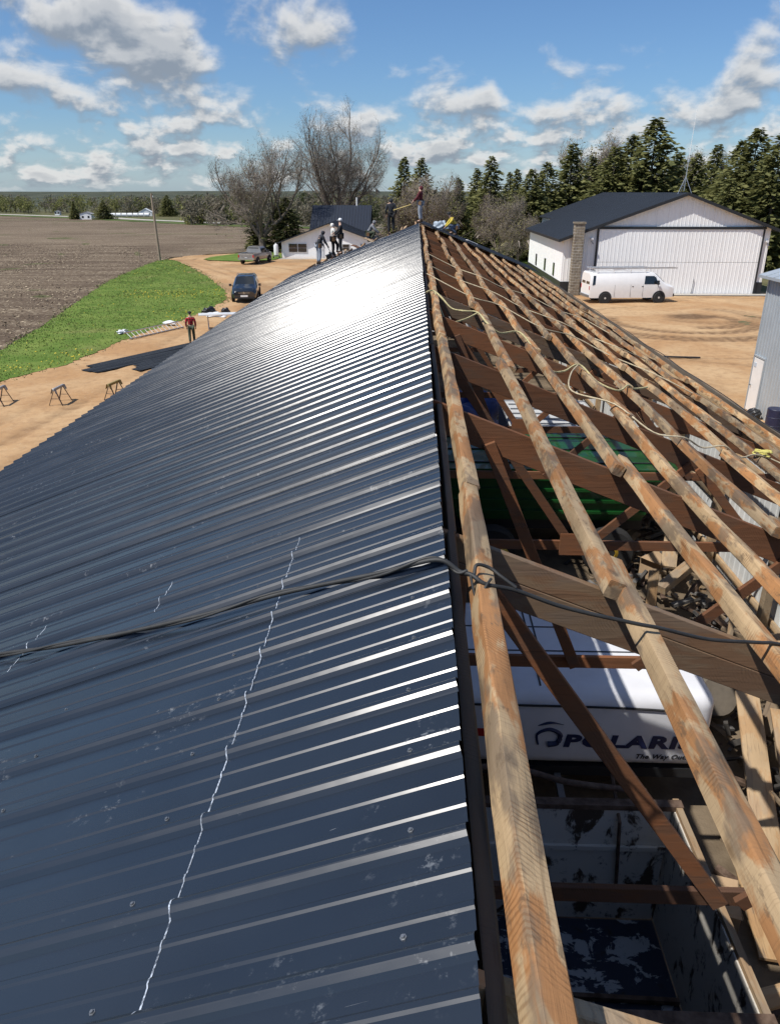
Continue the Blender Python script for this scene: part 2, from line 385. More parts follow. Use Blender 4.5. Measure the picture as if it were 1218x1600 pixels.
def dense(poly, step, jit=0.0, closed=True, seed=1):
    rr = random.Random(seed); out = []
    n = len(poly)
    for i in range(n if closed else n-1):
        a = Vector(poly[i]); b = Vector(poly[(i+1) % n]); k = max(1, int((b-a).length/step))
        nrm = Vector((-(b-a).y, (b-a).x)).normalized()
        for j in range(k): out.append(tuple(a.lerp(b, j/k)+nrm*rr.uniform(-jit, jit)))
    return out
def sheet(name, poly, m, dz, step, edge=0.5, jit=0.0, relief=None, polar=False, kind='structure'):
    """a ground sheet cut to an outline, following the land, with its own relief"""
    b = dense(poly, edge, jit); P = np.array(poly)
    x0, y0 = P.min(0); x1, y1 = P.max(0)
    if polar:
        rs = [20.0]
        while rs[-1] < 800: rs.append(rs[-1]*polar)
        rs = np.array(rs); aa = np.arange(-1.6, 1.6, (polar-1)*1.3)
        gr, ga = np.meshgrid(rs, aa); gx = (gr*np.sin(ga)).ravel(); gy = (gr*np.cos(ga)).ravel()
    else:
        gx, gy = np.meshgrid(np.arange(x0, x1, step), np.arange(y0, y1, step)); gx = gx.ravel()+RNG.uniform(-.3, .3, gx.size)*step; gy = gy.ravel()+RNG.uniform(-.3, .3, gy.size)*step
    k = in_poly(gx, gy, poly); gx = gx[k]; gy = gy[k]
    pts = [Vector((p[0], p[1])) for p in b]+[Vector((float(p), float(q))) for p, q in zip(gx, gy)]
    n = len(b)
    r = delaunay_2d_cdt(pts, [(i, (i+1) % n) for i in range(n)], [], 1, 1e-5)
    V = np.array([(v.x, v.y) for v in r[0]]); z = zt(V[:, 0], V[:, 1])+dz
    if relief is not None: z = z+relief(V[:, 0], V[:, 1])
    me = bpy.data.meshes.new(name); me.from_pydata(np.column_stack([V, z]).tolist(), [], [tuple(f) for f in r[2]]); me.materials.append(m); me.shade_smooth()
    return tag(link(name, me), kind=kind)

FIELD_EDGE = [(-16.5, 14), (-19.6, 28), (-21.7, 38.6), (-24.0, 49.9), (-26.4, 61), (-28.9, 72.8), (-30.4, 84), (-31.6, 95.6)]
YARD_EDGE = [(-13.8, 14), (-17.2, 26), (-18.3, 32.3), (-16.9, 36.1), (-16.5, 42.5), (-15.2, 50.2), (-14.7, 56), (-14.9, 60.5), (-16.2, 65.8), (-19.8, 75), (-24.6, 85.9), (-28.0, 93.0)]
field = FIELD_EDGE+[(-31.3, 101), (-28, 106), (-24.5, 110), (-18, 116), (-8, 124), (10, 140), (20, 170), (-10, 205), (-40, 238), (-60, 262), (-104, 343), (-160, 414), (-256, 481), (-340, 530), (-420, 330), (-200, 60), (-80, 0)]
sheet('ploughed_field', field, M_SOIL, 0.03, 1, 1.2, 0.15, lambda x, y: 0.10*(fbm(x, y, 0.9, 5)-0.5)+0.05*np.sin((x*0.93+y*0.37)*2.6), polar=1.022)
sheet('field_beyond_road', [(-120, 400), (-70, 300), (-45, 250), (0, 260), (40, 300), (20, 420), (-60, 470)], M_SOIL, 0.03, 9, 8)
road_c = [(-345, 548), (-258, 491), (-159, 421), (-102, 350), (-57, 268), (-36, 235), (20, 180)]
def strip(pl, w0, w1):
    L = []; Rr = []
    for i, p in enumerate(pl):
        a = Vector(pl[max(i-1, 0)]); b = Vector(pl[min(i+1, len(pl)-1)]); d = (b-a).normalized(); nr = Vector((-d.y, d.x))
        L.append(tuple(Vector(p)+nr*w0)); Rr.append(tuple(Vector(p)+nr*w1))
    return L+Rr[::-1]
sheet('grass_verge', strip(road_c, -17, -5), M_VERGE, 0.10, 8, 6, 0.8)
sheet('country_road', strip(road_c, -5, 4), M_ROAD, 0.18, 6, 4)
sheet('grass_verge', strip(road_c, 4, 10), M_VERGE, 0.10, 8, 6, 0.5)

# --- dirt yard: a fine grid carrying wheel ruts as relief
def arc_track(x, y, c, r, w, a0, a1):
    dx = x-c[0]; dy = y-c[1]; rr = np.hypot(dx, dy); a = np.degrees(np.arctan2(dy, dx)) % 360
    d = np.abs(rr-r); ang = (a-a0) % 360
    on = smooth01((1-d/w)*2)*smooth01(np.minimum(ang, (a1-a0) % 360-ang)/14.0)
    return on, a*r*math.pi/180
def line_track(x, y, pts, w):
    best = np.zeros_like(x); s0 = 0; along = np.zeros_like(x)
    for (ax, ay), (bx, by) in zip(pts[:-1], pts[1:]):
        L = math.hypot(bx-ax, by-ay); ux, uy = (bx-ax)/L, (by-ay)/L
        t = np.clip((x-ax)*ux+(y-ay)*uy, 0, L); d = np.hypot(x-ax-ux*t, y-ay-uy*t)
        v = smooth01((1-d/w)*2); along = np.where(v > best, s0+t, along); best = np.maximum(best, v); s0 += L
    return best, along
def yard_fields(x, y):
    z = 0.05*(fbm(x, y, 0.22, 11)-0.5)+0.05*(fbm(x, y, 1.1, 21)-0.5)
    col = 0.35*smooth01((fbm(x, y, 0.16, 31)-0.56)*6)
    for c, r, w, a0, a1, dk in (((17.3, 50.3), 4.4, 0.6, 150, 20, .9), ((17.3, 50.3), 6.2, 0.6, 170, 40, .9), ((17.0, 51.0), 7.6, .5, 190, 350, .8), ((18.2, 50.8), 2.9, .7, 250, 60, .9), ((16, 48), 9.5, .3, 215, 340, .45), ((19.8, 53.0), 3.2, .9, 200, 80, .5), ((21, 44), 14, .4, 95, 200, .35)):
        v, s = arc_track(x, y, c, r, w, a0, a1)
        tread = 0.72+0.28*np.sin(s*12)
        z = z-0.045*v*tread; col = np.maximum(col, dk*v*tread)
    blot = np.exp(-(((x-18.9)/1.7)**2+((y-52.4)/1.2)**2)); col = np.maximum(col, 0.95*smooth01(blot*2.4*fbm(x, y, 1.3, 3)))
    side = [(-14.6, 14), (-13.2, 30), (-12.3, 40), (-12.2, 52), (-13.6, 66), (-17.5, 76), (-24, 88), (-29, 96), (-29.5, 101), (-25.5, 104.5)]
    for off, dk in ((0, .5), (1.55, .5), (-1.6, .3), (3.4, .28)):
        v, s = line_track(x, y, [(p[0]+off, p[1]+off*.15) for p in side], 0.32)
        tread = 0.75+0.25*np.sin(s*14); z = z-0.05*v*tread; col = np.maximum(col, dk*v*tread*smooth01(fbm(x, y, .35, 7)*2.2-.4))
    for pts, dk in (([(9, 61), (24, 62.5), (40, 62)], .5), ([(9, 63), (22, 63.8), (36, 63.4)], .55), ([(10, 40), (24, 33)], .35), ([(-10, 80), (-16, 88), (-22, 91)], .35), ([(-8, 84), (-15, 91)], .3)):
        v, s = line_track(x, y, pts, .35); z = z-0.04*v; col = np.maximum(col, dk*v)
    return z, np.clip(col, 0, 1)
def build_yard():
    poly = [(-32, -20), (-15.8, 12), (-19.3, 26), (-20.3, 32.3), (-18.9, 36.1), (-18.5, 42.5), (-17.2, 50.2), (-16.7, 56), (-16.9, 60.5), (-18.2, 65.8), (-21.8, 75), (-26.6, 85.9), (-30.5, 93.0), (-31.3, 99), (-30.2, 103.3), (-26.5, 106.5), (-21, 109), (-10, 112), (0, 108), (6, 95), (9, 80), (11.8, 66), (45, 66), (60, 60), (60, -20)]
    st = 0.30; xs = np.arange(-33, 46, st); ys = np.arange(-14, 112, st); gx, gy = np.meshgrid(xs, ys)
    ins = in_poly(gx, gy, poly); z, col = yard_fields(gx, gy); z = z+0.055+zt(gx, gy)
    idx = -np.ones(gx.shape, int)
    q = ins[:-1, :-1] & ins[1:, :-1] & ins[:-1, 1:] & ins[1:, 1:]
    used = np.zeros_like(ins); used[:-1, :-1] |= q; used[1:, :-1] |= q; used[:-1, 1:] |= q; used[1:, 1:] |= q
    idx[used] = np.arange(used.sum())
    V = np.column_stack([gx[used], gy[used], z[used]]); A = idx[:-1, :-1][q]; B = idx[:-1, 1:][q]; C = idx[1:, 1:][q]; D = idx[1:, :-1][q]
    me = bpy.data.meshes.new('dirt_yard'); me.from_pydata(V.tolist(), [], np.column_stack([A, B, C, D]).tolist())
    at = me.attributes.new('track', 'FLOAT', 'POINT'); at.data.foreach_set('value', col[used].astype(np.float32))
    me.materials.append(M_DIRT); me.shade_smooth()
    tag(link('dirt_yard', me), kind='structure')
build_yard()
GRASS_POLY = FIELD_EDGE+[(-31.0, 97.5), (-29.6, 96)]+YARD_EDGE[::-1]
ISLAND = [(-26.4, 97.5), (-25.5, 96.2), (-23, 94.9), (-20.2, 94.3), (-17.6, 96.6), (-17.0, 99), (-17.2, 106), (-20, 109.5), (-24, 107), (-26.3, 101)]
sheet('grass_strip', GRASS_POLY, M_GRASS, 0.075, 0.6, 0.3, 0.16, lambda x, y: 0.05*(fbm(x, y, 0.5, 9)-0.5))
sheet('grass_patch', ISLAND, M_GRASS, 0.12, 0.8, 0.4, 0.1)
sheet('lawn', [(9.5, 68), (11.9, 68), (11.9, 90), (40, 98), (60, 110), (60, 150), (4, 130), (2, 112), (7, 96)], M_GRASS, 0.10, 2, 1.0, 0.2)

def scatter(name, polys, dens, hmin, hmax, mats, label=None, cat=None, w=0.05, lean=0.5, zo=0.075, far=None, flat=False, blades=2):
    """many small blades or clods as one object"""
    V = []; Fc = []; MI = []
    for poly in polys:
        P = np.array(poly); x0, y0 = P.min(0); x1, y1 = P.max(0)
        n = int((x1-x0)*(y1-y0)*dens); xs = RNG.uniform(x0, x1, n); ys = RNG.uniform(y0, y1, n)
        k = in_poly(xs, ys, poly)
        if far is not None: k &= RNG.uniform(0, 1, n) < far(xs, ys)
        xs = xs[k]; ys = ys[k]; zs = zt(xs, ys)+zo
        for x, y, z in zip(xs, ys, zs):
            mi = random.randrange(len(mats))
            for b in range(blades):
                a = random.uniform(0, 6.28); h = random.uniform(hmin, hmax); ww = w*random.uniform(.6, 1.5)
                ox = random.uniform(-.08, .08); oy = random.uniform(-.08, .08)
                dx, dy = math.cos(a)*ww, math.sin(a)*ww; lx, ly = -math.sin(a)*h*lean*random.uniform(-1, 1), math.cos(a)*h*lean*random.uniform(-1, 1)
                i = len(V)
                if flat:
                    ex, ey = -dy*0.45, dx*0.45; t = random.uniform(-.03, .05)
                    V += [(x-dx, y-dy, z), (x+dx*.8, y+dy*.8, z+t), (x+ex, y+ey, z+h), (x-ex*.9, y-ey*.9, z+h*.4)]; Fc += [(i, i+1, i+2), (i, i+3, i+1), (i, i+2, i+3), (i+1, i+3, i+2)]; MI += [mi]*4
                else:
                    V += [(x+ox-dx, y+oy-dy, z-.05), (x+ox+dx, y+oy+dy, z-.05), (x+ox+lx, y+oy+ly, z+h)]; Fc.append((i, i+1, i+2)); MI.append(mi)
    me = bpy.data.meshes.new(name); me.from_pydata(V, [], Fc)
    for m in mats: me.materials.append(m)
    me.polygons.foreach_set('material_index', np.array(MI, dtype=np.int32)); me.update()
    return tag(link(name, me), label, cat, kind='stuff')
G1 = mat('grass_blade_a', (0.10, 0.17, 0.026), 0.7, var=0.3); G2 = mat('grass_blade_b', (0.16, 0.22, 0.042), 0.7, var=0.3); G3 = mat('grass_blade_dry', (0.24, 0.22, 0.09), 0.8)
DAND = mat('dandelion_yellow', (0.60, 0.46, 0.03), 0.7); STRAW = mat('corn_straw', (0.42, 0.34, 0.23), 0.9, var=0.2); CLOD = mat('soil_clod', (0.06, 0.044, 0.032), 0.95, var=0.35)
scatter('grass_blades', [GRASS_POLY, ISLAND], 34, 0.02, 0.075, [G1, G2, G2, G2, G3], 'short green grass along the field edge', 'grass', w=0.045)
scatter('dandelions', [GRASS_POLY], 10, 0.02, 0.05, [DAND], 'yellow dandelions dotted through the grass strip', 'dandelions', w=0.06, zo=0.14, flat=True, blades=1,
        far=lambda x, y: np.clip((fbm(x, y, 0.16, 41)-0.50)*4, 0, 1)*np.clip((x+27)/8, 0, 1)+0.03)
near_field = FIELD_EDGE+[(-31.3, 101), (-45, 125), (-90, 130), (-60, 60), (-32, 30)]
scatter('corn_stubble', [near_field], 6.5, 0.02, 0.06, [STRAW, STRAW, CLOD, CLOD, CLOD], 'loose corn straw and clods on the ploughed field', 'stubble', w=0.10, zo=0.04, flat=True, blades=1, far=lambda x, y: np.clip(1.25-np.hypot(x, y)/150, .25, 1))
scatter('weed_fringe', [strip(YARD_EDGE, -0.5, 0.35), strip(FIELD_EDGE, -0.5, 0.5)], 9, 0.015, 0.06, [G3, G3, G2, STRAW], 'ragged weeds fringing the grass strip', 'weeds', w=0.05)

# ================================================================== THE BARN
XR, ZR, SL = 0.153, 6.34, 0.39
CA = 1/math.sqrt(1+SL*SL); SA = SL*CA
HALF = 6.6; Y_END = 45.0
def roof_z(x): return ZR-SL*abs(x-XR)
def roof_pt(x, y, h=0.0):
    """a point standing h above the roof plane (measured square to it)"""
    s = 1 if x >= XR else -1
    return (x+s*SA*h, y, roof_z(x)+CA*h)
barn = thing('barn', 'long barn being re-roofed, charcoal steel on one slope and bare purlins on the other', 'barn')
RIB = 0.2995
def rib_profile(ribs, over=0.0):
    """(y, height) outline of ribbed steel sheet: tall ribs with two low ones between"""
    P = []
    for k in range(ribs):
        c = k*RIB
        P += [(c-0.034, 0.0), (c-0.0225, 0.0138), (c-0.0100, 0.0228), (c-0.0065, 0.0240), (c+0.0065, 0.0240), (c+0.0100, 0.0228), (c+0.0225, 0.0138), (c+0.034, 0.0)]
        for q in (1/3, 2/3):
            d = c+RIB*q; P += [(d-0.0135, 0.0), (d-0.0065, 0.0048), (d+0.0065, 0.0048), (d+0.0135, 0.0)]
    P += [(ribs*RIB-0.034, 0.0), (ribs*RIB-0.024, 0.0112)]
    return P
def roof_panel_mesh(name, ribs, length, side, m, seed, nseg=10):
    rr = random.Random(seed); P = rib_profile(ribs); V = []; Fc = []; n = len(P)
    ph = [rr.uniform(0, 6) for _ in range(4)]
    for i in range(nseg+1):
        u = length*i/nseg
        for (y, h) in P:
            lift = 0.0012 if y < 0.04 else 0.0
            wob = 0.0016*math.sin(u*2.1+ph[0]+y*3)+0.0010*math.sin(u*5.3+y*7+ph[1])
            w = h+lift+wob*max(0.0, math.sin(math.pi*min(1, max(0, y/(ribs*RIB)))))+0.012
            V.append((side*(u*CA+w*SA), y, -u*SA+w*CA))
    for i in range(nseg):
        for j in range(n-1):
            a = i*n+j; Fc.append((a, a+1, a+n+1, a+n) if side < 0 else (a, a+n, a+n+1, a+1))
    mb = MB(); mb.v = V; mb.f = Fc
    return mb.mesh(name, m, smooth=12, fix=False)
def screw_mesh(rows, ribs, side, seed):
    rr = random.Random(seed); mb = MB()
    for u in rows:
        for k in range(ribs):
            y = k*RIB+0.055+rr.uniform(-.004, .004); uu = u+rr.uniform(-.015, .015)
            c = Vector((side*(uu*CA+0.012*SA), y, -uu*SA+0.012*CA)); nn = Vector((side*SA, 0, CA))
            t = Vector((0, 1, 0)); s = nn.cross(t); o = len(mb.v)
            for h, r in ((0.0, 0.0085), (0.0025, 0.0085), (0.0025, 0.0052), (0.0075, 0.0048)):
                for j in range(6): mb.v.append(tuple(c+nn*h+(s*math.cos(j*1.0472)+t*math.sin(j*1.0472))*r))
            for a in range(3):
                for j in range(6): mb.f.append((o+a*6+j, o+a*6+(j+1) % 6, o+a*6+6+(j+1) % 6, o+a*6+6+j))
            mb.f.append(tuple(o+18+j for j in range(6)))
    return mb.mesh('screw_row', [STEEL])
L_LEN = HALF/CA
pm = [roof_panel_mesh('roof_panel', 3, L_LEN, -1, MATS_ROOF, s) for s in range(4)]
rows_left = [(XR-0.005-0.73*k+0.0)*-1+XR for k in range(0)] or [0.16+0.805*k for k in range(9)]
sm_ = [screw_mesh(rows_left, 3, -1, s) for s in range(3)]
PW = RIB*3; i0 = -3; i1 = 44
for i in range(i0, i1):
    y0 = 1.09+PW*i
    if y0+PW > 40.9: break
    o = link('roof_panel', pm[i % 4], barn, (XR+random.uniform(-.006, .006), y0, ZR+.0004*(i % 2)))
    if y0 < 14: tag(link('screw_row', sm_[i % 3], o), kind='stuff')
LEFT_METAL_END = y0
# right slope: new sheets already laid at the far end
pr = roof_panel_mesh('roof_panel', 3, 6.25/CA, 1, BLACK_STEEL, 9, 5)
for i in range(5): link('roof_panel', pr, barn, (XR+.02, 40.75+PW*i, ZR+0.03))

def stick_mesh(name, L, w, h, m, seed, nseg=10, crook=0.012, rough=0.003, wane=0.0):
    """rough-sawn timber, length along +Y from 0; top face at z=0, from x=0 to x=w"""
    rr = random.Random(seed); V = []; Fc = []
    a1, a2, p1, p2 = rr.uniform(-1, 1)*crook, rr.uniform(-1, 1)*crook, rr.uniform(0, 6), rr.uniform(0, 6)
    for i in range(nseg+1):
        t = i/nseg; y = L*t; dx = a1*math.sin(math.pi*t)+0.4*crook*math.sin(7*t+p1); dz = a2*math.sin(math.pi*t)*0.6+0.3*crook*math.sin(6*t+p2)
        q = lambda: rr.uniform(-rough, rough)
        wn = wane*max(0.0, math.sin(5.0*t+p1))
        c = 0.006
        ring = [(c+q(), 0+q()), (w-c+q(), 0+q()), (w+q(), -c-wn+q()), (w+q(), -h+c+q()), (w-c+q(), -h), (c+q(), -h), (0+q(), -h+c+q()), (0+q(), -c-wn*.6+q())]
        for (x, z) in ring: V.append((x+dx, y, z+dz))
    for i in range(nseg):
        for j in range(8):
            a = i*8+j; b = i*8+(j+1) % 8; Fc.append((a, a+8, b+8, b))
    Fc.append(tuple(range(8))); Fc.append(tuple(nseg*8+j for j in range(7, -1, -1)))
    mb = MB(); mb.v = V; mb.f = Fc
    return mb.mesh(name, m, smooth=40)
ROT_R = (0, math.atan(SL), 0); ROT_L = (0, -math.atan(SL), 0)
PUR_W, PUR_H = 0.086, 0.096
pv = [stick_mesh('purlin', 5.50, PUR_W, PUR_H, PURLIN, s, 18, 0.034, 0.004, 0.016) for s in range(9)]
BAY = 2.58; T0 = 0.92
rp = random.Random(3)
for n in range(9):
    y = T0-BAY*(1 if n % 2 else 2)-0.17; k = n % 2; x_row = XR+0.15+0.70*n
    if n == 0: y = T0-BAY*2-0.17+BAY+.35
    while y < 40.3:
        L = 5.50 if y+5.5 < 41.2 else None
        x = x_row+(0.0 if k == 0 else (PUR_W+0.004)*CA*(.34 if n == 0 else 1.0))+rp.uniform(-.008, .008)-0.02
        me = pv[rp.randrange(9)]
        o = link('purlin', me, barn, (x, y, roof_z(x)), (ROT_R[0], ROT_R[1], rp.uniform(-.0015, .0015)))
        if n == 0 and k == 1: o.location.z -= .004; o.location.y += .335; o.scale.y = .94
        if L is None: o.scale.y = max(0.2, (41.2-y)/5.5)
        y += BAY*2; k ^= 1
for n in range(9):                                                    # old purlins still bare beyond the new steel
    x = XR-0.15-0.72*n
    o = link('purlin', pv[n % 9], barn, (x-PUR_W*CA, LEFT_METAL_END-1.2, roof_z(x-PUR_W*CA)), ROT_L); o.scale.y = (Y_END-LEFT_METAL_END+1.3)/5.5
rb = [stick_mesh('ridge_board', 5.16, 0.045, 0.19, OLDGREY, 60+s, 6, 0.008) for s in range(2)]
y = -1.66; k = 0
while y < 40: link('ridge_board', rb[k % 2], barn, (XR+0.022+0.012*(k % 2), y, ZR-0.135-.01*(k % 2))); y += 5.165; k += 1
# --- trusses
def board_mesh(name, a, b, d0, d1, th, m, nrm):
    """plank in the XZ plane from a to b, from depth d0 to d1 below the line (square to it)"""
    ax, az = a; bx, bz = b
    mb = MB(); poly = [(ax+nrm[0]*d0, az+nrm[1]*d0), (bx+nrm[0]*d0, bz+nrm[1]*d0), (bx+nrm[0]*d1, bz+nrm[1]*d1), (ax+nrm[0]*d1, az+nrm[1]*d1)]
    mb.prism(poly, -th/2, th/2)
    return bevel(mb.mesh(name, m), 0.004)
top = -0.104
ra, rb_ = (XR, ZR-0.01), (XR+6.35, roof_z(XR+6.35)-0.01)
la, lb_ = (XR, ZR-0.01), (XR-6.35, roof_z(XR-6.35)-0.01)
NR, NL = (-SA, -CA), (SA, -CA)
def rafters(kind):
    if kind == 0: return [board_mesh('rafter', ra, rb_, .104, .235, .042, RAFTER_GREY, NR), board_mesh('rafter', ra, rb_, .238, .385, .046, BOARD if False else RAFTER_GREY, NR)]
    return [board_mesh('rafter', ra, rb_, .104, .345, .044, RAFTER, NR)]
RAF = {0: rafters(0), 1: rafters(1), 2: rafters(1)}
RAF_NEAR = [board_mesh('rafter', ra, rb_, .104, .24, .044, BOARD_X, NR), board_mesh('rafter', ra, rb_, .243, .385, .046, RAFTER_GREY, NR)]
RAF_L = board_mesh('rafter', la, lb_, .104, .345, .044, RAFTER, NL)
CH_Z = 3.70
chord = bevel(MB().box(-6.1, 6.35, -.021, .021, CH_Z-.125, CH_Z).mesh('bottom_chord', WEB), .003)
def web_mesh(a, b, w=0.105, th=0.04):
    A = Vector((a[0], 0, a[1])); B = Vector((b[0], 0, b[1])); mb = MB(); mb.bar(A, B, th, w, (0, 0, 1)); return bevel(mb.mesh('web', WEB), .003)
webs = [web_mesh((0.40, roof_z(.40)-.30), (2.02, CH_Z-.06)), web_mesh((2.12, CH_Z-.05), (3.30, roof_z(3.3)-.33)), web_mesh((3.42, roof_z(3.42)-.33), (4.35, CH_Z-.05)), web_mesh((0.21, roof_z(.21)-.34), (0.21, CH_Z-.02), .10)]
webs2 = [web_mesh((0.62, roof_z(.62)-.30), (1.55, CH_Z-.06)), webs[1], webs[2], webs[3]]
plate = bevel(MB().box(1.86, 2.3, -.034, -.0235, CH_Z-.14, CH_Z+.16).mesh('gusset', WEB), .003)
for k in range(-1, 18):
    yt = T0+BAY*k+(.20 if k == 0 else 0)
    tr = link('truss', None, barn, (0, yt, 0))
    kind = 0 if k in (0, 1, 5) else 1
    dz = random.uniform(-.01, .01)
    for me in (RAF[kind] if k else RAF_NEAR): link('rafter', me, tr, (0, 0, dz))
    if yt > 39: link('rafter', RAF_L, tr, (0, -.05, 0))
    if k >= 0:
        link('bottom_chord', chord, tr, (0, random.uniform(-.01, .01)+.045, random.uniform(-.02, .02)))
        for j, me in enumerate(webs if k % 2 else webs2):
            link('web', me, tr, (random.uniform(-.05, .05), -.044 if j % 2 == 0 else -.0445-.002*j, 0))
        if k in (3, 5, 6): link('gusset', plate, tr, (0, -.035, 0))
# --- walls, posts, girts
def rib_wall_mesh(name, width, h, m, pitch=0.2286, depth=0.018):
    P = [(0, 0)]; k = pitch/2
    while k < width-0.02:
        P += [(k-.03, 0), (k-.012, depth), (k+.012, depth), (k+.03, 0)]; k += pitch
    P.append((width, 0)); V = []; Fc = []; n = len(P)
    for z in (0, h):
        for (a, b) in P: V.append((a, -b, z))
    for j in range(n-1): Fc.append((j, j+1, n+j+1, n+j))
    mb = MB(); mb.v = V; mb.f = Fc
    return mb.mesh(name, m, fix=False)
wp = rib_wall_mesh('wall_panel', 0.9, 3.35, mat('aged_siding', (.56, .57, .56), .6, var=.12, vscale=1.5))
for i in range(52): link('wall_panel', wp, barn, (XR+6.12, -1.75+.9*i, 0.02), (0, 0, R_(90)))
wl = MB().box(-6.02, -5.96, -1.75, Y_END, 0, 3.9).build('wall', BLACK_TRIM, barn)
gab = [(-5.96, 0), (6.2, 0), (6.2, 3.9), (XR, ZR-.16), (-5.96, 3.9)]
MB().prism(gab, Y_END-.06, Y_END).build('gable_wall', WHITE_SIDING, barn)
MB().prism(gab, -1.80, -1.74).build('gable_wall', WHITE_SIDING, barn)
post = bevel(MB().box(-.075, .075, -.075, .075, 0, 3.78).mesh('post', BOARD), .006)
for k in range(-1, 18): link('post', post, barn, (XR+5.9, T0+BAY*k+.125, 0))
girt = stick_mesh('girt', 46.5, .05, .14, BOARD, 77, 24, .01)
for z in (1.0, 2.1, 3.2): link('girt', girt, barn, (XR+6.045, -1.7, z))
link('top_plate', stick_mesh('top_plate', 46.5, .06, .5, BOARD, 79, 24, .01), barn, (XR+6.06, -1.7, 3.82))
fascia = stick_mesh('fascia_board', 42.0, .032, .17, OLDGREY, 78, 30, .015)
link('fascia_board', fascia, barn, (XR+6.36, -1.6, roof_z(XR+6.36)-.03))
fl = MB().box(-5.95, 6.2, -1.7, Y_END-.1, .10, .16).build('barn_floor', ground_mat('barn_floor_dirt', lambda g, p: g.mix(g.mapr(g.noise(p, 1.4, 6), .3, .7), (.10, .075, .05), (.20, .155, .105))))
tag(fl, kind='structure')
# loose old boards left on the bare strip at the far end
for i in range(7):
    x = -0.7-0.75*i
    o = link('loose_board', stick_mesh('loose_board', random.uniform(2.2, 3.4), .14, .03, RAFTER if i % 2 else BOARD, 90+i, 5, .03), None, (x, LEFT_METAL_END+.5+random.uniform(0, .5), roof_z(x)+.045), (random.uniform(-.01, .01), -math.atan(SL), random.uniform(-.35, .35)))
    tag(o, ['brown board lying highest, just below the ridge at the far end', 'tan board second down from the far ridge', 'brown board third down on the bare purlins', 'tan board midway down the bare far strip', 'brown board below the middle of the bare far strip', 'tan board near the eave of the bare far strip', 'brown board lowest on the bare far strip'][i], 'board', 'loose boards on the far roof strip')
# --- chalk lines snapped across the steel (they follow every rib)
CHALK = mat('chalk', (0.40, 0.45, 0.52), 0.95, var=0.35, vscale=25)
_g = NT(CHALK.node_tree); _n = _g.noise(_g.new('ShaderNodeNewGeometry').outputs['Position'], 95.0, 4, .7); _t = _g.new('ShaderNodeBsdfTransparent'); _m = _g.new('ShaderNodeMixShader')
_g.inp(_m, 0, _g.mapr(_n, .34, .60, .12, .95)); _g.l.new(_t.outputs[0], _m.inputs[1]); _g.l.new(_g.n['Principled BSDF'].outputs[0], _m.inputs[2]); _g.l.new(_m.outputs[0], _g.n['Material Output'].inputs[0])
def chalk_line(name, x, y0, y1, w, label, seed):
    rr = random.Random(seed); mb = MB(); P = []
    k = math.floor((y0-1.09)/RIB)-1
    while 1.09+k*RIB < y1+.4:
        P += [(1.09+k*RIB+a, h) for a, h in rib_profile(1)[:-1]]; k += 1
    pts = [(y, h) for y, h in P if y0 <= y <= y1]
    for i, (y, h) in enumerate(pts):
        xx = x+0.006*math.sin(y*3.1+seed); a = w*rr.uniform(.7, 1.25)
        for s in (-1, 1): mb.v.append(roof_pt(xx+s*a, y, h+0.0142))
    for i in range(len(pts)-1):
        if True: mb.f.append((2*i, 2*i+1, 2*i+3, 2*i+2))
    tag(mb.build(name, CHALK, None, fix=False), label, 'chalk line')
chalk_line('chalk_line', -0.605, 1.10, 3.72, 0.0022, 'long white chalk line crossing the near ribs of the steel roof', 1)
chalk_line('chalk_line', -2.12, 3.18, 3.72, 0.0026, 'short white chalk mark at the left edge above the black cable', 2)
chalk_line('chalk_line', -1.345, 3.30, 3.75, 0.0022, 'faint chalk mark between the long chalk line and the left edge', 3)

# --- cable and ropes
def smooth_path(pts, k=6):
    P = [Vector(p) for p in pts]; out = []
    for i in range(len(P)-1):
        p0 = P[max(i-1, 0)]; p1 = P[i]; p2 = P[i+1]; p3 = P[min(i+2, len(P)-1)]
        for j in range(k):
            t = j/k; out.append(0.5*((2*p1)+(p2-p0)*t+(2*p0-5*p1+4*p2-p3)*t*t+(3*p1-p0-3*p2+p3)*t**3))
    out.append(P[-1]); return out
CABLE = mat('cable_black', (0.028, 0.028, 0.027), 0.6, var=0.25, vscale=12)
cab = thing('power_cable', 'twisted black cable lying across the near roof and over the purlins', 'cable')
H0 = 0.05
cp = [roof_pt(*p, H0) for p in ((-3.3, 3.78), (-2.28, 3.44), (-1.77, 3.25), (-1.05, 3.07), (-.57, 3.0), (-.12, 2.88), (.12, 2.83))]+[(.20, 2.80, 6.335), (.25, 2.77, 6.335)]+[roof_pt(*p, .025) for p in ((.30, 2.745), (.43, 2.79))]+[roof_pt(*p) for p in ((.66, 2.835, .008), (.98, 2.90, .022), (1.12, 2.95, .022), (1.4, 3.06, .006), (1.70, 3.2, .022), (1.85, 3.28, .022), (2.2, 3.42, .0), (2.42, 3.5, .02), (2.6, 3.6, .0))]
path = smooth_path(cp, 8)
MB().tube(path[:70], 0.0105, 8).build('cable', CABLE, cab, smooth=60)
tw = [p+Vector((0, 0.014*math.sin(i*.42), 0.012*math.cos(i*.42))) for i, p in enumerate(path[:62])]
MB().tube(tw, 0.0068, 7).build('cable_strand', CABLE, cab, smooth=60)
MB().tube(path[62:], 0.0095, 8).build('cable', CABLE, cab, smooth=60)
hk = [Vector((.245, 2.775, 6.335)), Vector((.262, 2.80, 6.32)), Vector((.275, 2.83, 6.352)), Vector((.33, 2.845, 6.332)), Vector((.38, 2.815, 6.305)), Vector((.44, 2.79, 6.268))]
MB().tube(smooth_path(hk, 6), 0.0078, 8).build('cable_loop', CABLE, cab, smooth=60)
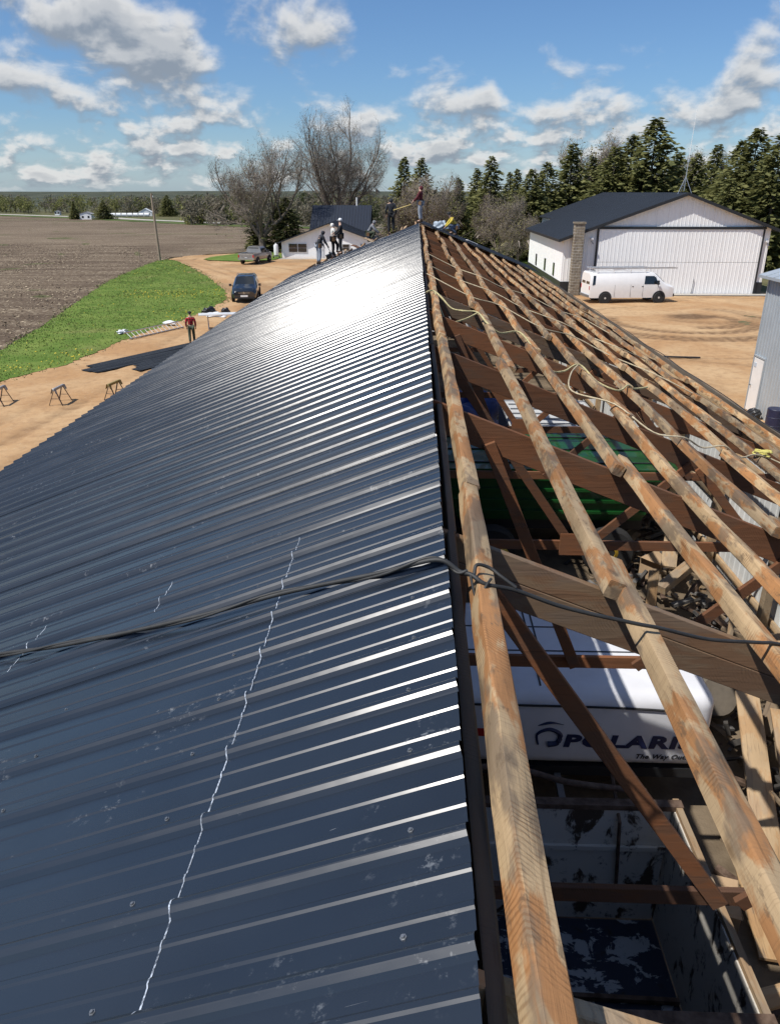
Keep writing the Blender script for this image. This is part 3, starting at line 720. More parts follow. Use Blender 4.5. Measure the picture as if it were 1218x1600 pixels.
hk2 = [Vector((.245, 2.765, 6.335)), Vector((.262, 2.72, 6.27)), Vector((.285, 2.70, 6.24)), Vector((.30, 2.715, 6.30)), Vector((.33, 2.76, 6.325))]
MB().tube(smooth_path(hk2, 6), 0.006, 8).build('cable_loop', CABLE, cab, smooth=60)
ROPE = mat('rope_yellow', (0.46, 0.40, 0.21), 0.85, var=0.2, vscale=30); TWINE = mat('twine', (0.50, 0.42, 0.28), 0.9, var=0.2, vscale=20)
def rope(name, pts, r, m, label, cat='rope'):
    tag(MB().tube(smooth_path(pts, 6), r, 6).build(name, m, None, smooth=60), label, cat)
rp1 = [roof_pt(x, y, h) for x, y, h in ((.17, 12.6, -.05), (.28, 12.75, .025), (.42, 12.55, .0), (.62, 12.35, -.08), (.80, 12.25, -.03), (.98, 12.2, .03), (1.10, 11.6, .0), (1.32, 11.6, -.06), (1.60, 11.85, .03), (1.75, 11.3, -.02), (1.92, 10.4, -.12), (2.15, 10.6, -.1), (2.38, 10.9, .03), (2.62, 10.6, -.06), (2.9, 10.5, -.05), (3.08, 10.8, .03), (3.35, 11.3, -.04), (3.62, 11.6, .02))]
rope('rope', rp1, .0145, ROPE, 'thick yellow rope draped over the upper purlins from the ridge')
rp2 = [roof_pt(x, y, h) for x, y, h in ((.98, 12.15, .03), (.80, 11.9, -.12), (.58, 11.75, -.22), (.42, 12.3, -.10), (.31, 12.7, .03))]
rope('rope', rp2, .013, ROPE, 'yellow rope end hanging between the first two purlins')
rp3 = [roof_pt(x, y, h) for x, y, h in ((2.38, 10.95, .025), (2.15, 10.2, -.05), (2.0, 9.2, -.1), (2.36, 8.7, .02), (2.75, 8.3, -.05), (3.08, 8.3, .025), (3.45, 8.6, -.05), (3.78, 8.85, .025), (4.1, 9.0, -.05), (4.5, 9.3, .03), (5.2, 9.0, .02), (5.9, 8.6, .02))]
rope('rope', rp3, .0105, TWINE, 'thin pale rope running down over the lower purlins to the eave')
kn = []
for i in range(26):
    a = i*.75; kn.append(Vector(roof_pt(4.50, 9.35, .03))+Vector((.08*math.sin(a)+.02*math.sin(i), .08*math.cos(a*1.13), .03+.03*math.sin(a*.6))))
rope('rope_knot', kn, .012, mat('rope_bright', (0.55, 0.49, 0.14), 0.8, var=.15, vscale=30), 'bright yellow rope tied in a bundle on a lower purlin')
for i, (x, yy) in enumerate(((.75, 15.0), (.8, 17.5), (.7, 21.2))):
    pts = [roof_pt(XR+.15+.7*n+random.uniform(-.1, .1), yy+random.uniform(-.35, .35)-n*.12, .02 if n % 2 == 0 else -.03) for n in range(0, 8)]
    rope('twine', pts, .011, TWINE, ['pale twine strung across the purlins just beyond the yellow rope', 'pale twine strung across the purlins halfway up the bare slope', 'pale twine strung across the purlins toward the far end'][i], 'twine')
rope('eave_wire', [roof_pt(6.35, y, .03+.02*math.sin(y*1.7)) for y in np.arange(3, 38, 1.5)], .010, CABLE, 'dark wire running along the right eave of the barn', 'wire')

# ================================================================== THINGS STORED INSIDE THE BARN
def text_mesh(s, size, shear=0.0, bold=0.0, spacing=1.0, extrude=0.002):
    cu = bpy.data.curves.new('lettering', 'FONT'); cu.body = s; cu.size = size; cu.shear = shear; cu.offset = bold; cu.space_character = spacing; cu.extrude = extrude; cu.resolution_u = 3
    o = bpy.data.objects.new('tmp_text', cu); COL.objects.link(o)
    dg = bpy.context.evaluated_depsgraph_get(); me = bpy.data.meshes.new_from_object(o.evaluated_get(dg)); bpy.data.objects.remove(o); bpy.data.curves.remove(cu)
    return me
TR_WHITE = mat('trailer_white', (0.72, 0.73, 0.76), 0.33, var=0.04, coat=0.3); NAVY = mat('navy_print', (0.012, 0.02, 0.075), 0.5); REDP = mat('red_print', (0.45, 0.02, 0.02), 0.5)
trl = thing('enclosed_trailer', 'white enclosed snowmobile trailer with navy lettering parked inside the barn', 'trailer', (0, 7.6, 0))
lid = bevel(MB().box(.05, 3.78, 0, 2.35, 1.02, 2.15).mesh('lid', TR_WHITE), .20, 5); lid.shade_smooth(); lid.set_sharp_from_angle(angle=R_(35))
link('lid', lid, trl)
MB().box(.1, 3.72, .05, 2.3, .86, 1.0).build('deck', BLACK_TRIM, trl)
MB().tube(smooth_path([(.1, -.012, 1.88), (.5, -.012, 1.98), (1.5, -.012, 1.99), (2.8, -.012, 1.97), (3.45, -.012, 1.90), (3.66, -.004, 1.7), (3.70, .01, 1.15)], 5), .014, 6).build('trim', RUBBER, trl)
MB().tube(smooth_path([(3.60, .02, 1.98), (3.74, .3, 2.0), (3.79, .7, 1.98), (3.79, 1.6, 1.98), (3.75, 2.2, 1.95)], 5), .012, 6).build('trim', RUBBER, trl)
for x in (1.62, 1.72): MB().box(x-.012, x+.012, .18, 2.25, 2.143, 2.158).build('seam', BLACK_TRIM, trl)
for y in (.95, 1.55): MB().box(.3, 3.5, y-.012, y+.012, 2.144, 2.157).build('seam', BLACK_TRIM, trl)
MB().lathe([(.055, 0), (.055, .01)], 16, 'Y', (3.42, -.012, 1.72)).build('vent', BLACK_TRIM, trl)
t = text_mesh('POLARIS', .255, .12, .012, 1.12); t.materials.append(NAVY); link('lettering', t, trl, (1.93, -.006, 1.37), (R_(90), 0, 0)).scale = (1.52, 1, 1)
t = text_mesh('The Way Out.', .10, .3, .002, 1.1); t.materials.append(BLACK_TRIM); link('lettering', t, trl, (2.85, -.006, 1.20), (R_(90), 0, 0))
st = MB()
for k in range(4):
    a = k*math.pi/2; b = a+math.pi/4
    st.add([(0, 0, 0), (.085*math.cos(a), 0, .085*math.sin(a)), (.028*math.cos(b), 0, .028*math.sin(b))], [(0, 1, 2)]); st.add([(0, 0, 0), (.085*math.cos(a), 0, .085*math.sin(a)), (.028*math.cos(b-math.pi/2), 0, .028*math.sin(b-math.pi/2))], [(0, 2, 1)])
st.build('emblem', TR_WHITE, trl, (2.335, -.012, 1.462))
em = MB(); em.tube(smooth_path([(1.62, -.006, 1.39), (1.60, -.006, 1.55), (1.74, -.006, 1.63), (1.88, -.006, 1.56), (1.86, -.006, 1.43), (1.74, -.006, 1.40)], 6), [.012+.001*i for i in range(31)], 6); em.build('emblem', NAVY, trl)
MB().tube(smooth_path([(1.60, -.004, 1.68), (1.75, -.004, 1.73), (1.92, -.004, 1.70)], 5), [.004, .008, .012, .016, .018, .018, .014, .01, .006, .004, .003], 6).build('emblem', NAVY, trl)
MB().box(.06, .95, -.004, .004, 1.50, 1.62).build('stripe', REDP, trl)
for x in (.45, 3.35):
    w = link('wheel', None, trl, (x, 1.2, .42)); MB().lathe([(.15, -.1), (.29, -.1), (.31, -.06), (.31, .06), (.29, .1), (.15, .1)], 20, 'X').build('tyre', RUBBER, w, smooth=40); MB().lathe([(.16, -.07), (.06, -.09), (.06, .09), (.16, .07)], 14, 'X').build('rim', STEEL, w)
MB().bar((1.9, 0, .9), (1.9, -1.4, .8), .08, .08).build('tongue', STEEL, trl)

# old truck box with peeling paint
def peel(name, under, paint, lo, hi):
    m = bpy.data.materials.new(name); m.use_nodes = True; g = NT(m.node_tree); b = g.n['Principled BSDF']
    p = g.new('ShaderNodeTexCoord').outputs['Object']
    n = g.noise(g.vm('MULTIPLY', p, (1.0, 1.6, 0.55)), 3.2, 9, 0.68, 0.5); n2 = g.noise(p, 7.0, 8, 0.7)
    c = g.mix(g.mapr(n, lo, hi), paint, under)
    c = g.mix(g.mapr(n2, .56, .70), c, (.028, .018, .012))
    g.inp(b, 'Base Color', c); g.inp(b, 'Roughness', .65)
    bn = g.new('ShaderNodeBump'); g.inp(bn, 'Strength', .5); g.inp(bn, 'Distance', .004); g.inp(bn, 'Height', g.mapr(n, lo, hi)); g.l.new(bn.outputs[0], b.inputs['Normal'])
    return m
PEEL_BLUE = peel('peeling_blue', (.42, .44, .45), (.020, .030, .055), .53, .56); PEEL_WHITE = peel('peeling_white', (.07, .05, .035), (.60, .57, .51), .54, .60)
tb = thing('truck_box', 'old open truck box with peeling blue and white paint under the near purlins', 'truck box', (0, 0, 0))
MB().box(-1.4, 2.40, 5.30, 5.36, 1.2, 2.60).build('end_wall', PEEL_WHITE, tb)
MB().box(2.42, 2.48, 3.42, 5.36, 1.2, 2.60).build('side_wall', PEEL_WHITE, tb)
MB().box(-1.42, -1.36, 3.42, 5.36, 1.2, 2.60).build('side_wall', PEEL_WHITE, tb)
MB().box(-1.35, 2.41, 3.36, 3.42, 1.2, 2.60).build('end_wall', PEEL_BLUE, tb)
MB().box(-1.35, 2.41, 3.43, 5.29, 1.12, 1.19).build('floor', PEEL_BLUE, tb)
for a, b in (((-1.4, 5.33, 2.63), (2.5, 5.33, 2.63)), ((-1.4, 3.38, 2.63), (2.5, 3.38, 2.63))): MB().bar(a, b, .09, .055).build('rim_rail', RUST, tb)
MB().bar((2.46, 3.3, 2.625), (2.46, 5.4, 2.625), .055, .05).build('rim_rail', BOARD, tb)
for z in (1.62, 2.15): MB().bar((-1.3, 5.28, z), (2.4, 5.28, z), .03, .05).build('rib', PEEL_WHITE, tb)
MB().tube(smooth_path([(.2, 5.55, 2.75), (.9, 5.6, 2.80), (1.5, 5.5, 2.72), (2.2, 5.45, 2.68)], 4), .03, 7).build('rail', RUST, tb, smooth=60)
for x in (.97, 1.9): MB().tube([(x, 5.56, 2.78), (x+.03, 5.25, 2.5), (x+.10, 5.24, 1.5)], .018, 6).build('chain_bar', RUST, tb)
MB().bar((-1.2, 4.55, 1.22), (2.4, 4.45, 1.24), .04, .05).build('floor_strip', RUST, tb)
for x in (-.9, 1.9):
    for y in (3.9, 4.9):
        w = link('wheel', None, tb, (x, y, .5)); MB().lathe([(.2, -.12), (.44, -.12), (.48, -.07), (.48, .07), (.44, .12), (.2, .12)], 20, 'X').build('tyre', RUBBER, w, smooth=40)
MB().box(-.6, 1.7, 3.3, 5.6, .75, 1.1).build('frame', RUST, tb)

# green farm wagon with yellow wheels
GREEN = mat('farm_green', (0.005, 0.060, 0.010), 0.4, var=0.15, coat=0.3); YELLOW = mat('farm_yellow', (0.42, 0.27, 0.025), 0.5, var=0.12)
gw = thing('green_wagon', 'green steel farm wagon with yellow wheels in the middle of the barn', 'wagon', (0, 0, 0))
MB().prism([(.3, 2.45), (5.6, 2.45), (4.9, 1.3), (1.0, 1.3)], 14.9, 17.6).build('body', GREEN, gw)
for z in (1.5, 1.75, 2.0, 2.25): MB().bar((.55+(2.45-z)*.4, 14.86, z), (5.35-(2.45-z)*.4, 14.86, z), .07, .06).build('rib', GREEN, gw)
for x in (.5, 1.8, 3.1, 4.4, 5.4): MB().bar((x, 14.9, 2.48), (x, 17.6, 2.48), .08, .07).build('cross_rib', GREEN, gw)
for y in (15.3, 16.2, 17.1): MB().box(.4, 5.5, y-.02, y+.02, 2.452, 2.475).build('seam', BLACK_TRIM, gw)
for x, y in ((1.7, 14.6), (4.2, 14.6), (1.7, 17.8), (4.2, 17.8)):
    w = link('wheel', None, gw, (x, y, .72)); MB().lathe([(.32, -.14), (.5, -.14), (.56, -.08), (.56, .08), (.5, .14), (.32, .14)], 22, 'Y').build('tyre', RUBBER, w, smooth=40); MB().lathe([(.33, -.1), (.12, -.16), (.12, .1), (.33, .1)], 18, 'Y').build('rim', YELLOW, w, smooth=40)
MB().box(.9, 5.0, 15.1, 17.4, 1.0, 1.25).build('frame', BLACK_TRIM, gw)
yl = thing('yellow_gearbox', 'yellow gearbox housing standing near the green wagon', 'gearbox', (1.6, 12.9, -.25), 0, None, .85)
MB().box(-.35, .35, -.3, .3, 0, 1.55).build('stand', RUST, yl)
MB().lathe([(.0, -.2), (.36, -.2), (.40, -.12), (.40, .12), (.3, .2), (.0, .22)], 14, 'Y', (0, 0, 1.75)).build('housing', YELLOW, yl, smooth=40)
for a in range(6): MB().lathe([(.035, -.24), (.035, .24)], 6, 'Y', (.28*math.cos(a*1.047), 0, 1.75+.28*math.sin(a*1.047))).build('bolt', BLACK_TRIM, yl)
# pale camper shell and blue tarp farther in
cs = thing('camper_shell', 'pale grey camper shell with ribbed roof deep inside the barn', 'camper', (3.9, 20.4, .16))
c = bevel(MB().box(-1.3, 1.3, -2.0, 2.0, .6, 1.85).mesh('body', mat('camper_grey', (.52, .53, .53), .5, var=.06)), .12, 3); link('body', c, cs)
for k in range(7): MB().box(-1.1, 1.1, -1.7+.5*k, -1.62+.5*k, 1.845, 1.875).build('roof_rib', STEEL, cs)
MB().box(-.9, .9, -2.01, -1.99, 1.05, 1.55).build('window', GLASS, cs)
for x in (-1.1, 1.1): MB().lathe([(.15, -.1), (.33, -.1), (.33, .1), (.15, .1)], 16, 'X', (x, 0, .33)).build('wheel', RUBBER, cs)
def cloth_heap(name, label, cat, loc, sx, sy, sz, m, seed, bumpy=.25, bury=.1):
    """a lumpy cloth or bag heap"""
    bm = bmesh.new(); bmesh.ops.create_icosphere(bm, subdivisions=4, radius=1.0); rr = random.Random(seed); ph = [rr.uniform(0, 9) for _ in range(6)]
    for v in bm.verts:
        d = v.co.copy(); f = 1+bumpy*(math.sin(d.x*4+ph[0])*math.sin(d.y*5+ph[1])+.5*math.sin(d.z*9+ph[2]+d.x*6)+.35*math.sin(d.y*13+ph[3]+d.z*7))
        v.co = Vector((d.x*sx*f, d.y*sy*f, max(-bury, d.z)*sz*f))
    me = bpy.data.meshes.new(name); bm.to_mesh(me); bm.free(); me.materials.append(m); me.shade_smooth()
    return tag(link(name, me, None, loc, (0, 0, rr.uniform(0, 3))), label, cat)
TARP_BLUE = mat('tarp_blue', (.015, .05, .20), .5, var=.2); PLASTIC_W = mat('plastic_white', (.75, .76, .77), .4, var=.06); BAG_BLACK = mat('bag_black', (.014, .014, .015), .35, var=.2)
cloth_heap('blue_tarp', 'blue tarp heap lying deep in the barn near the ridge', 'tarp', (1.7, 23.5, .9), 1.0, 1.3, .9, TARP_BLUE, 3)
cloth_heap('plastic_sheet', 'crumpled white plastic heap among the junk by the right wall', 'plastic', (4.75, 11.4, .55), .42, .38, .32, PLASTIC_W, 5, .45)
# junk along the right wall
jr = random.Random(12)
def beam(label, a, b, w, h, m, cat='plank', name='plank'):
    d = Vector(b)-Vector(a); L = d.length; me = stick_mesh(name, L, w, h, m, jr.randrange(999), 8, .01)
    o = link(name, me, None, a); o.rotation_euler = d.to_track_quat('Y', 'Z').to_euler(); return tag(o, label, cat, 'timber by the right wall')
beam('wide pale plank leaning against the right wall, nearest the truck box', (4.15, 6.6, .35), (4.75, 9.2, 1.1), .32, .045, BOARD)
beam('second wide pale plank beside the white trailer end', (4.55, 6.5, .3), (5.2, 9.0, .95), .30, .045, BOARD)
beam('narrow tan plank lying along the right wall below the pale planks', (3.75, 5.6, .3), (4.15, 8.3, .5), .22, .04, LOG)
beam('short tan plank across the floor near the truck box corner', (3.1, 5.0, .5), (4.6, 5.3, .7), .2, .05, BOARD)
beam('long board standing against the wall behind the wheel', (5.25, 9.3, .3), (5.75, 9.9, 2.4), .2, .05, BOARD)
beam('thin board leaning out from the wall above the wheel', (4.9, 10.0, .3), (5.1, 10.6, 1.9), .09, .05, BOARD)
beam('squared block timber lying high on the junk pile', (4.6, 12.6, 1.0), (5.3, 13.2, 1.2), .2, .16, BOARD)
beam('tan plank across the junk behind the block timber', (5.0, 13.6, .9), (5.7, 15.6, 1.5), .3, .05, BOARD)
beam('short upright board beside the plastic heap', (4.25, 11.9, .3), (4.3, 12.2, 1.5), .18, .05, LOG)
lg = tag(MB().tube(smooth_path([(5.15, 6.2, .55), (5.3, 7.6, .9), (5.42, 9.0, 1.35), (5.5, 9.8, 1.6)], 4), [.17, .175, .18, .18, .175, .17, .17, .165, .165, .16, .16, .155, .15], 12).build('log', LOG, None, smooth=50), 'thick barked log leaning along the right wall', 'log')
wh = thing('old_wheel', 'dusty old tyre and wheel on the junk by the right wall', 'wheel', (4.62, 9.5, .78)); wh.rotation_euler = (R_(55), R_(15), 0)
DUSTY = mat('dusty_rubber', (.13, .11, .085), .9, var=.25)
MB().lathe([(.17, -.1), (.29, -.11), (.34, -.06), (.34, .06), (.29, .11), (.17, .1)], 22, 'Z').build('tyre', DUSTY, wh, smooth=45); MB().lathe([(.18, -.06), (.06, -.02), (.05, .08), (.07, .03), (.18, .06)], 16, 'Z').build('rim', RUST, wh, smooth=45)
w2 = thing('pulley', 'tan belt pulley above the dusty wheel', 'pulley', (4.45, 9.95, .95)); w2.rotation_euler = (R_(40), R_(-10), 0)
MB().lathe([(.05, -.05), (.2, -.06), (.24, -.05), (.2, 0), (.24, .05), (.2, .06), (.05, .05)], 20, 'Z').build('disc', mat('tan_iron', (.30, .22, .14), .8, var=.2), w2, smooth=30)
boxm = mat('cardboard', (.36, .25, .15), .9, var=.12)
for i, (x, y, z, s, lb) in enumerate(((4.3, 10.6, .2, .45, 'cardboard box on the junk behind the wheel'), (5.2, 11.3, .2, .5, 'cardboard box tight against the right wall'), (4.0, 13.4, .2, .5, 'cardboard box near the yellow gearbox side of the junk'), (5.3, 14.6, .2, .6, 'large cardboard box under the lower purlins'), (3.6, 6.2, .2, .38, 'small cardboard box between truck box and trailer'))):
    bx = thing('cardboard_box', lb, 'box', (x, y, z-.04), jr.uniform(0, 1.5)); MB().box(-s/2, s/2, -s*.4, s*.4, 0, s*.7).build('carton', boxm, bx)
    for sx in (-1, 1): MB().bar((sx*s*.25, -s*.4, s*.70), (sx*s*.72, -s*.4, s*.85), .004, .004).bar((sx*s*.5, 0, s*.7), (sx*s*.72, 0, s*.82), s*.78, .006).build('flap', boxm, bx)
JUNK = [mat('junk_tan', (.19, .14, .09), .9, var=.3, vscale=6), mat('junk_grey', (.13, .125, .12), .8, var=.3, vscale=6), RUST, mat('junk_dark', (.05, .045, .04), .8, var=.3)]
def junk_heap():
    mb = MB(); mi = []
    for k in range(900):
        y = jr.uniform(4.8, 26); x = 5.9-abs(jr.gauss(0, 1.0)); 
        if x < 3.9 and 7.0 < y < 10.3: continue
        if x < 2.8: continue
        z = .16+max(0, (x-3.4))*.22*jr.random()
        L = jr.uniform(.06, .45); a = jr.uniform(0, 6.28); n0 = len(mb.f)
        mb.bar((x, y, z), (x+L*math.cos(a), y+L*math.sin(a), z+jr.uniform(-.1, .25)), jr.uniform(.02, .12), jr.uniform(.015, .08)); mi += [jr.randrange(4)]*(len(mb.f)-n0)
    me = mb.mesh('scrap', JUNK, fix=False); me.polygons.foreach_set('material_index', np.array(mi, dtype=np.int32)); me.update()
    tag(link('scrap', me), 'loose scrap littering the barn floor by the right wall', 'scrap', kind='stuff')
junk_heap()

# ================================================================== BUILDINGS
def gable_panels(parent, x0, x1, y, z0, topf, m, name='wall_panel', w=0.9, pitch=0.3048, depth=0.02, face=-1):
    """ribbed wall sheets in the XZ plane, each its own piece, cut to the roof line"""
    x = x0
    while x < x1-1e-3:
        xe = min(x+w, x1); P = [(x+.003, 0)]; k = x+pitch/2
        while k < xe-.04: P += [(k-.035, 0), (k-.014, depth), (k+.014, depth), (k+.035, 0)]; k += pitch
        P.append((xe-.003, 0)); n = len(P); V = []
        for q in (0, 1):
            for (a, b) in P: V.append((a, y+face*b, z0 if q == 0 else topf(a)))
        mb = MB(); mb.v = V; mb.f = [(j, j+1, n+j+1, n+j) for j in range(n-1)]; mb.build(name, m, parent, fix=False); x = xe
HX, HZ, HS = 21.23, 7.72, 0.355
HY = 64.6
hg = thing('hangar', 'large white steel hangar with black roof and wide bifold door', 'hangar')
def htop(x): return HZ-HS*abs(x-HX)-.06
gable_panels(hg, 11.95, 14.62, HY, 0.0, htop, WHITE_SIDING); gable_panels(hg, 14.62, 27.66, HY, 5.05, htop, WHITE_SIDING); gable_panels(hg, 27.66, 28.25, HY, 0.0, htop, WHITE_SIDING)
def side_panels(parent, X, y0, y1, z0, z1, m, sgn):
    me = rib_wall_mesh('wall_panel', .9, z1-z0, m, .3048, .02); n = int((y1-y0)/.9)
    for i in range(n): o = link('wall_panel', me, parent, (X, y0+(i+1)*(y1-y0)/n if sgn < 0 else y0+i*(y1-y0)/n, z0), (0, 0, R_(-90 if sgn < 0 else 90)))
side_panels(hg, 11.95, HY, 83.9, 0, htop(11.95), WHITE_SIDING, -1); side_panels(hg, 14.5, 83.9, 93, 0, htop(14.5), WHITE_SIDING, -1); side_panels(hg, 28.25, HY, 93, 0, htop(28.25), WHITE_SIDING, 1)
MB().prism([(11.95, 0), (14.5, 0), (14.5, htop(14.5)), (11.95, htop(11.95))], 83.9, 83.96).build('wall', WHITE_SIDING, hg)
MB().prism([(14.5, 0), (28.25, 0), (28.25, htop(28.25)), (HX, htop(HX)), (14.5, htop(14.5))], 93, 93.05).build('wall', WHITE_SIDING, hg)
def slab(x0, x1, y0, y1, th, m, name, parent, zf, ribs=True):
    s = MB().prism([(x0, zf(x0)), (x1, zf(x1)), (x1, zf(x1)-th), (x0, zf(x0)-th)], y0, y1).build(name, m, parent)
    if ribs:
        mb = MB(); y = y0+.3
        while y < y1-.1: mb.bar((x0, y, zf(x0)+.012), (x1, y, zf(x1)+.012), .05, .022); y += .6
        tag(mb.build('roof_ribs', m, s, fix=False), kind='stuff')
HROOF = mat('hangar_roof', (.026, .031, .039), .62, spec=.3, var=.06, vscale=.3)
hr = lambda x: HZ-HS*abs(x-HX)+.04
slab(11.5, 14.2, HY-.42, 84.3, .12, HROOF, 'roof', hg, hr); slab(14.2, HX, HY-.42, 93.5, .12, HROOF, 'roof', hg, hr); slab(HX, 28.75, HY-.42, 93.5, .12, HROOF, 'roof', hg, hr)
for xa, xb in ((11.48, HX), (HX, 28.77)): MB().bar((xa, HY-.44, hr(xa)-.10), (xb, HY-.44, hr(xb)-.10), .05, .22).build('rake_trim', BLACK_TRIM, hg)
MB().box(11.46, 11.5, HY-.42, 84.3, hr(11.5)-.2, hr(11.5)+.01).build('eave_trim', BLACK_TRIM, hg)
MB().box(28.76, 28.80, HY-.42, 93.5, hr(28.75)-.2, hr(28.75)+.01).build('eave_trim', BLACK_TRIM, hg)
for (xa, xb) in ((11.9, 14.56), (27.72, 28.3)): MB().box(xa, xb, HY-.045, HY-.03, 0, 1.02).build('wainscot', BLACK_TRIM, hg)
MB().box(11.90, 11.915, HY-.02, 83.9, 0, 1.02).build('wainscot', BLACK_TRIM, hg)
dr = link('bifold_door', None, hg, (0, 0, 0))
gable_panels(dr, 14.68, 27.62, HY-.12, .08, lambda x: 2.55, WHITE_SIDING, 'door_panel'); gable_panels(dr, 14.68, 27.62, HY-.12, 2.57, lambda x: 5.06, WHITE_SIDING, 'door_panel')
MB().box(14.5, 27.8, HY-.20, HY-.02, 5.08, 5.26).build('door_head', BLACK_TRIM, dr)
for x in (14.57, 27.68): MB().box(x-.055, x+.055, HY-.20, HY-.02, .02, 5.07).build('door_jamb', BLACK_TRIM, dr)
fr = MB()
for a, b in (((16.0, 1.2), (16.0, 2.1)), ((16.0, 2.1), (17.1, 2.1)), ((17.1, 2.1), (17.1, 1.2))): fr.bar((a[0], HY-.16, a[1]), (b[0], HY-.16, b[1]), .05, .05)
fr.build('wicket_frame', WHITE_PAINT, dr)
MB().tube([(22.6, HY-.2, .1), (22.7, HY-.2, 1.25)], .025, 6).build('door_cable', STEEL, dr)
MB().box(13.6, 28.6, 63.6, HY-.21, .06, .12).build('door_apron', mat('concrete', (.42, .39, .34), .9, var=.1, bump=.3), hg)
for yc in (68.2, 73.0, 78.4):
    wn = MB().box(11.90, 11.925, yc-.36, yc+.36, 1.15, 2.2).build('window', BLACK_TRIM, hg)
    for s in (-1, 1): MB().box(11.885, 11.898, yc+s*.17-.13, yc+s*.17+.13, 1.22, 2.13).build('pane', GLASS, wn)
lf = MB().box(14.0, 14.22, HY-.32, HY-.03, 4.28, 4.42).build('flood_light', WHITE_PAINT, hg); MB().bar((14.05, HY-.3, 4.2), (14.25, HY-.36, 3.95), .2, .06).build('lamp_head', STEEL, lf)
lf = MB().box(27.95, 28.12, HY-.3, HY-.03, 4.1, 4.25).build('flood_light', WHITE_PAINT, hg); MB().bar((28.0, HY-.3, 4.05), (28.15, HY-.36, 3.85), .18, .06).build('lamp_head', STEEL, lf)
# block chimney
BLOCK = mat('concrete_block', (.15, .122, .09), .95, base2=(.27, .23, .17), vscale=4, bump=.6, bscale=30)
chm = thing('block_chimney', 'tall concrete block chimney standing against the hangar corner', 'chimney', (12.95, HY-.62, 0)); chm.scale = (.80, .9, 1)
bl_full = bevel(MB().box(-.235, .235, -.42, .42, 0, .188).mesh('block', BLOCK), .012); bl_half = bevel(MB().box(-.115, .115, -.42, .42, 0, .188).mesh('block', BLOCK), .012)
for k in range(25):
    z = .05+k*.218
    for x, me in (((-.245, bl_full), (.245, bl_full)) if k % 2 else ((-.365, bl_half), (0, bl_full), (.365, bl_half))): link('block', me, chm, (x, random.uniform(-.008, .008), z))
MB().box(-.468, .468, -.408, .408, .05, 5.48).build('mortar_core', mat('mortar', (.46, .43, .37), .95), chm)
MB().box(-.56, .56, -.50, .50, 5.50, 5.62).build('cap', BLOCK, chm)
# antenna
an = thing('antenna_mast', 'thin white antenna mast on a tripod at the hangar ridge', 'antenna', (21.2, 65.4, HZ+.05))
for dx, dy in ((-.55, -.3), (.55, -.3), (0, .7)): MB().tube([(dx, dy, -.22*abs(dx)), (0, 0, 1.15)], .022, 6).build('tripod_leg', ALU, an)
MB().tube([(0, 0, .1), (.03, 0, 2.3)], .03, 8).build('mast', ALU, an); MB().tube([(.03, 0, 2.3), (.12, 0, 5.9)], [.022, .010], 6).build('whip', WHITE_PAINT, an)
MB().lathe([(.03, 0), (.09, .02), (.09, .2), (.03, .22)], 10, 'Z', (.03, 0, 2.15)).build('collar', ALU, an)
for k in range(3): MB().tube([(0, 0, .5+.2*k), (-.25+.04*k, -.14, .5+.2*k)], .012, 5).build('brace', ALU, an)

# grey shed at the right edge
sh = thing('grey_shed', 'tall grey ribbed steel shed with white door at the right edge', 'shed')
me = rib_wall_mesh('wall_panel', .9, 4.92, GREY_SIDING, .2286, .026)
for i in range(15): link('wall_panel', me, sh, (12.9, 28.82-.9*i, .05), (0, 0, R_(-90)))
MB().box(12.92, 20, 28.80, 28.84, .05, 4.92).build('wall', GREY_SIDING, sh); MB().box(12.86, 12.92, 28.80, 28.87, .05, 4.95).build('corner_trim', GREY_SIDING, sh)
slab(12.6, 20, 15, 29.15, .10, GREY_SIDING, 'roof', sh, lambda x: 5.02+(x-12.6)*.3)
sd = MB().box(12.835, 12.87, 27.92, 28.72, .08, 2.08).build('door', WHITE_PAINT, sh); MB().lathe([(.03, -.05), (.03, 0)], 8, 'X', (12.81, 28.6, 1.05)).build('handle', STEEL, sd); MB().box(12.82, 12.834, 28.45, 28.65, 1.75, 1.9).build('notice', mat('notice_grey', (.45, .5, .55), .6), sd)
for a, b in (((27.86, .05), (27.86, 2.14)), ((28.78, .05), (28.78, 2.14)), ((27.86, 2.14), (28.78, 2.14))): MB().bar((12.855, a[0], a[1]), (12.855, b[0], b[1]), .06, .06).build('door_frame', GREY_SIDING, sh)
cloth_heap('black_bag', 'small round black bag lying at the foot of the grey shed', 'bag', (12.55, 27.3, .25), .24, .2, .22, BAG_BLACK, 21, .12, .9)
dm = thing('blue_drum', 'dark blue drum standing against the grey shed at the right edge', 'drum', (12.5, 25.55, .06))
MB().lathe([(.27, 0), (.29, .02), (.29, .29), (.30, .30), (.29, .31), (.29, .58), (.30, .59), (.29, .6), (.29, .86), (.27, .88)], 22).build('barrel', mat('drum_navy', (.012, .016, .05), .45, var=.15), dm, smooth=35); MB().lathe([(.03, .87), (.03, .90)], 8, 'Z', (.15, 0, 0)).build('bung', STEEL, dm)

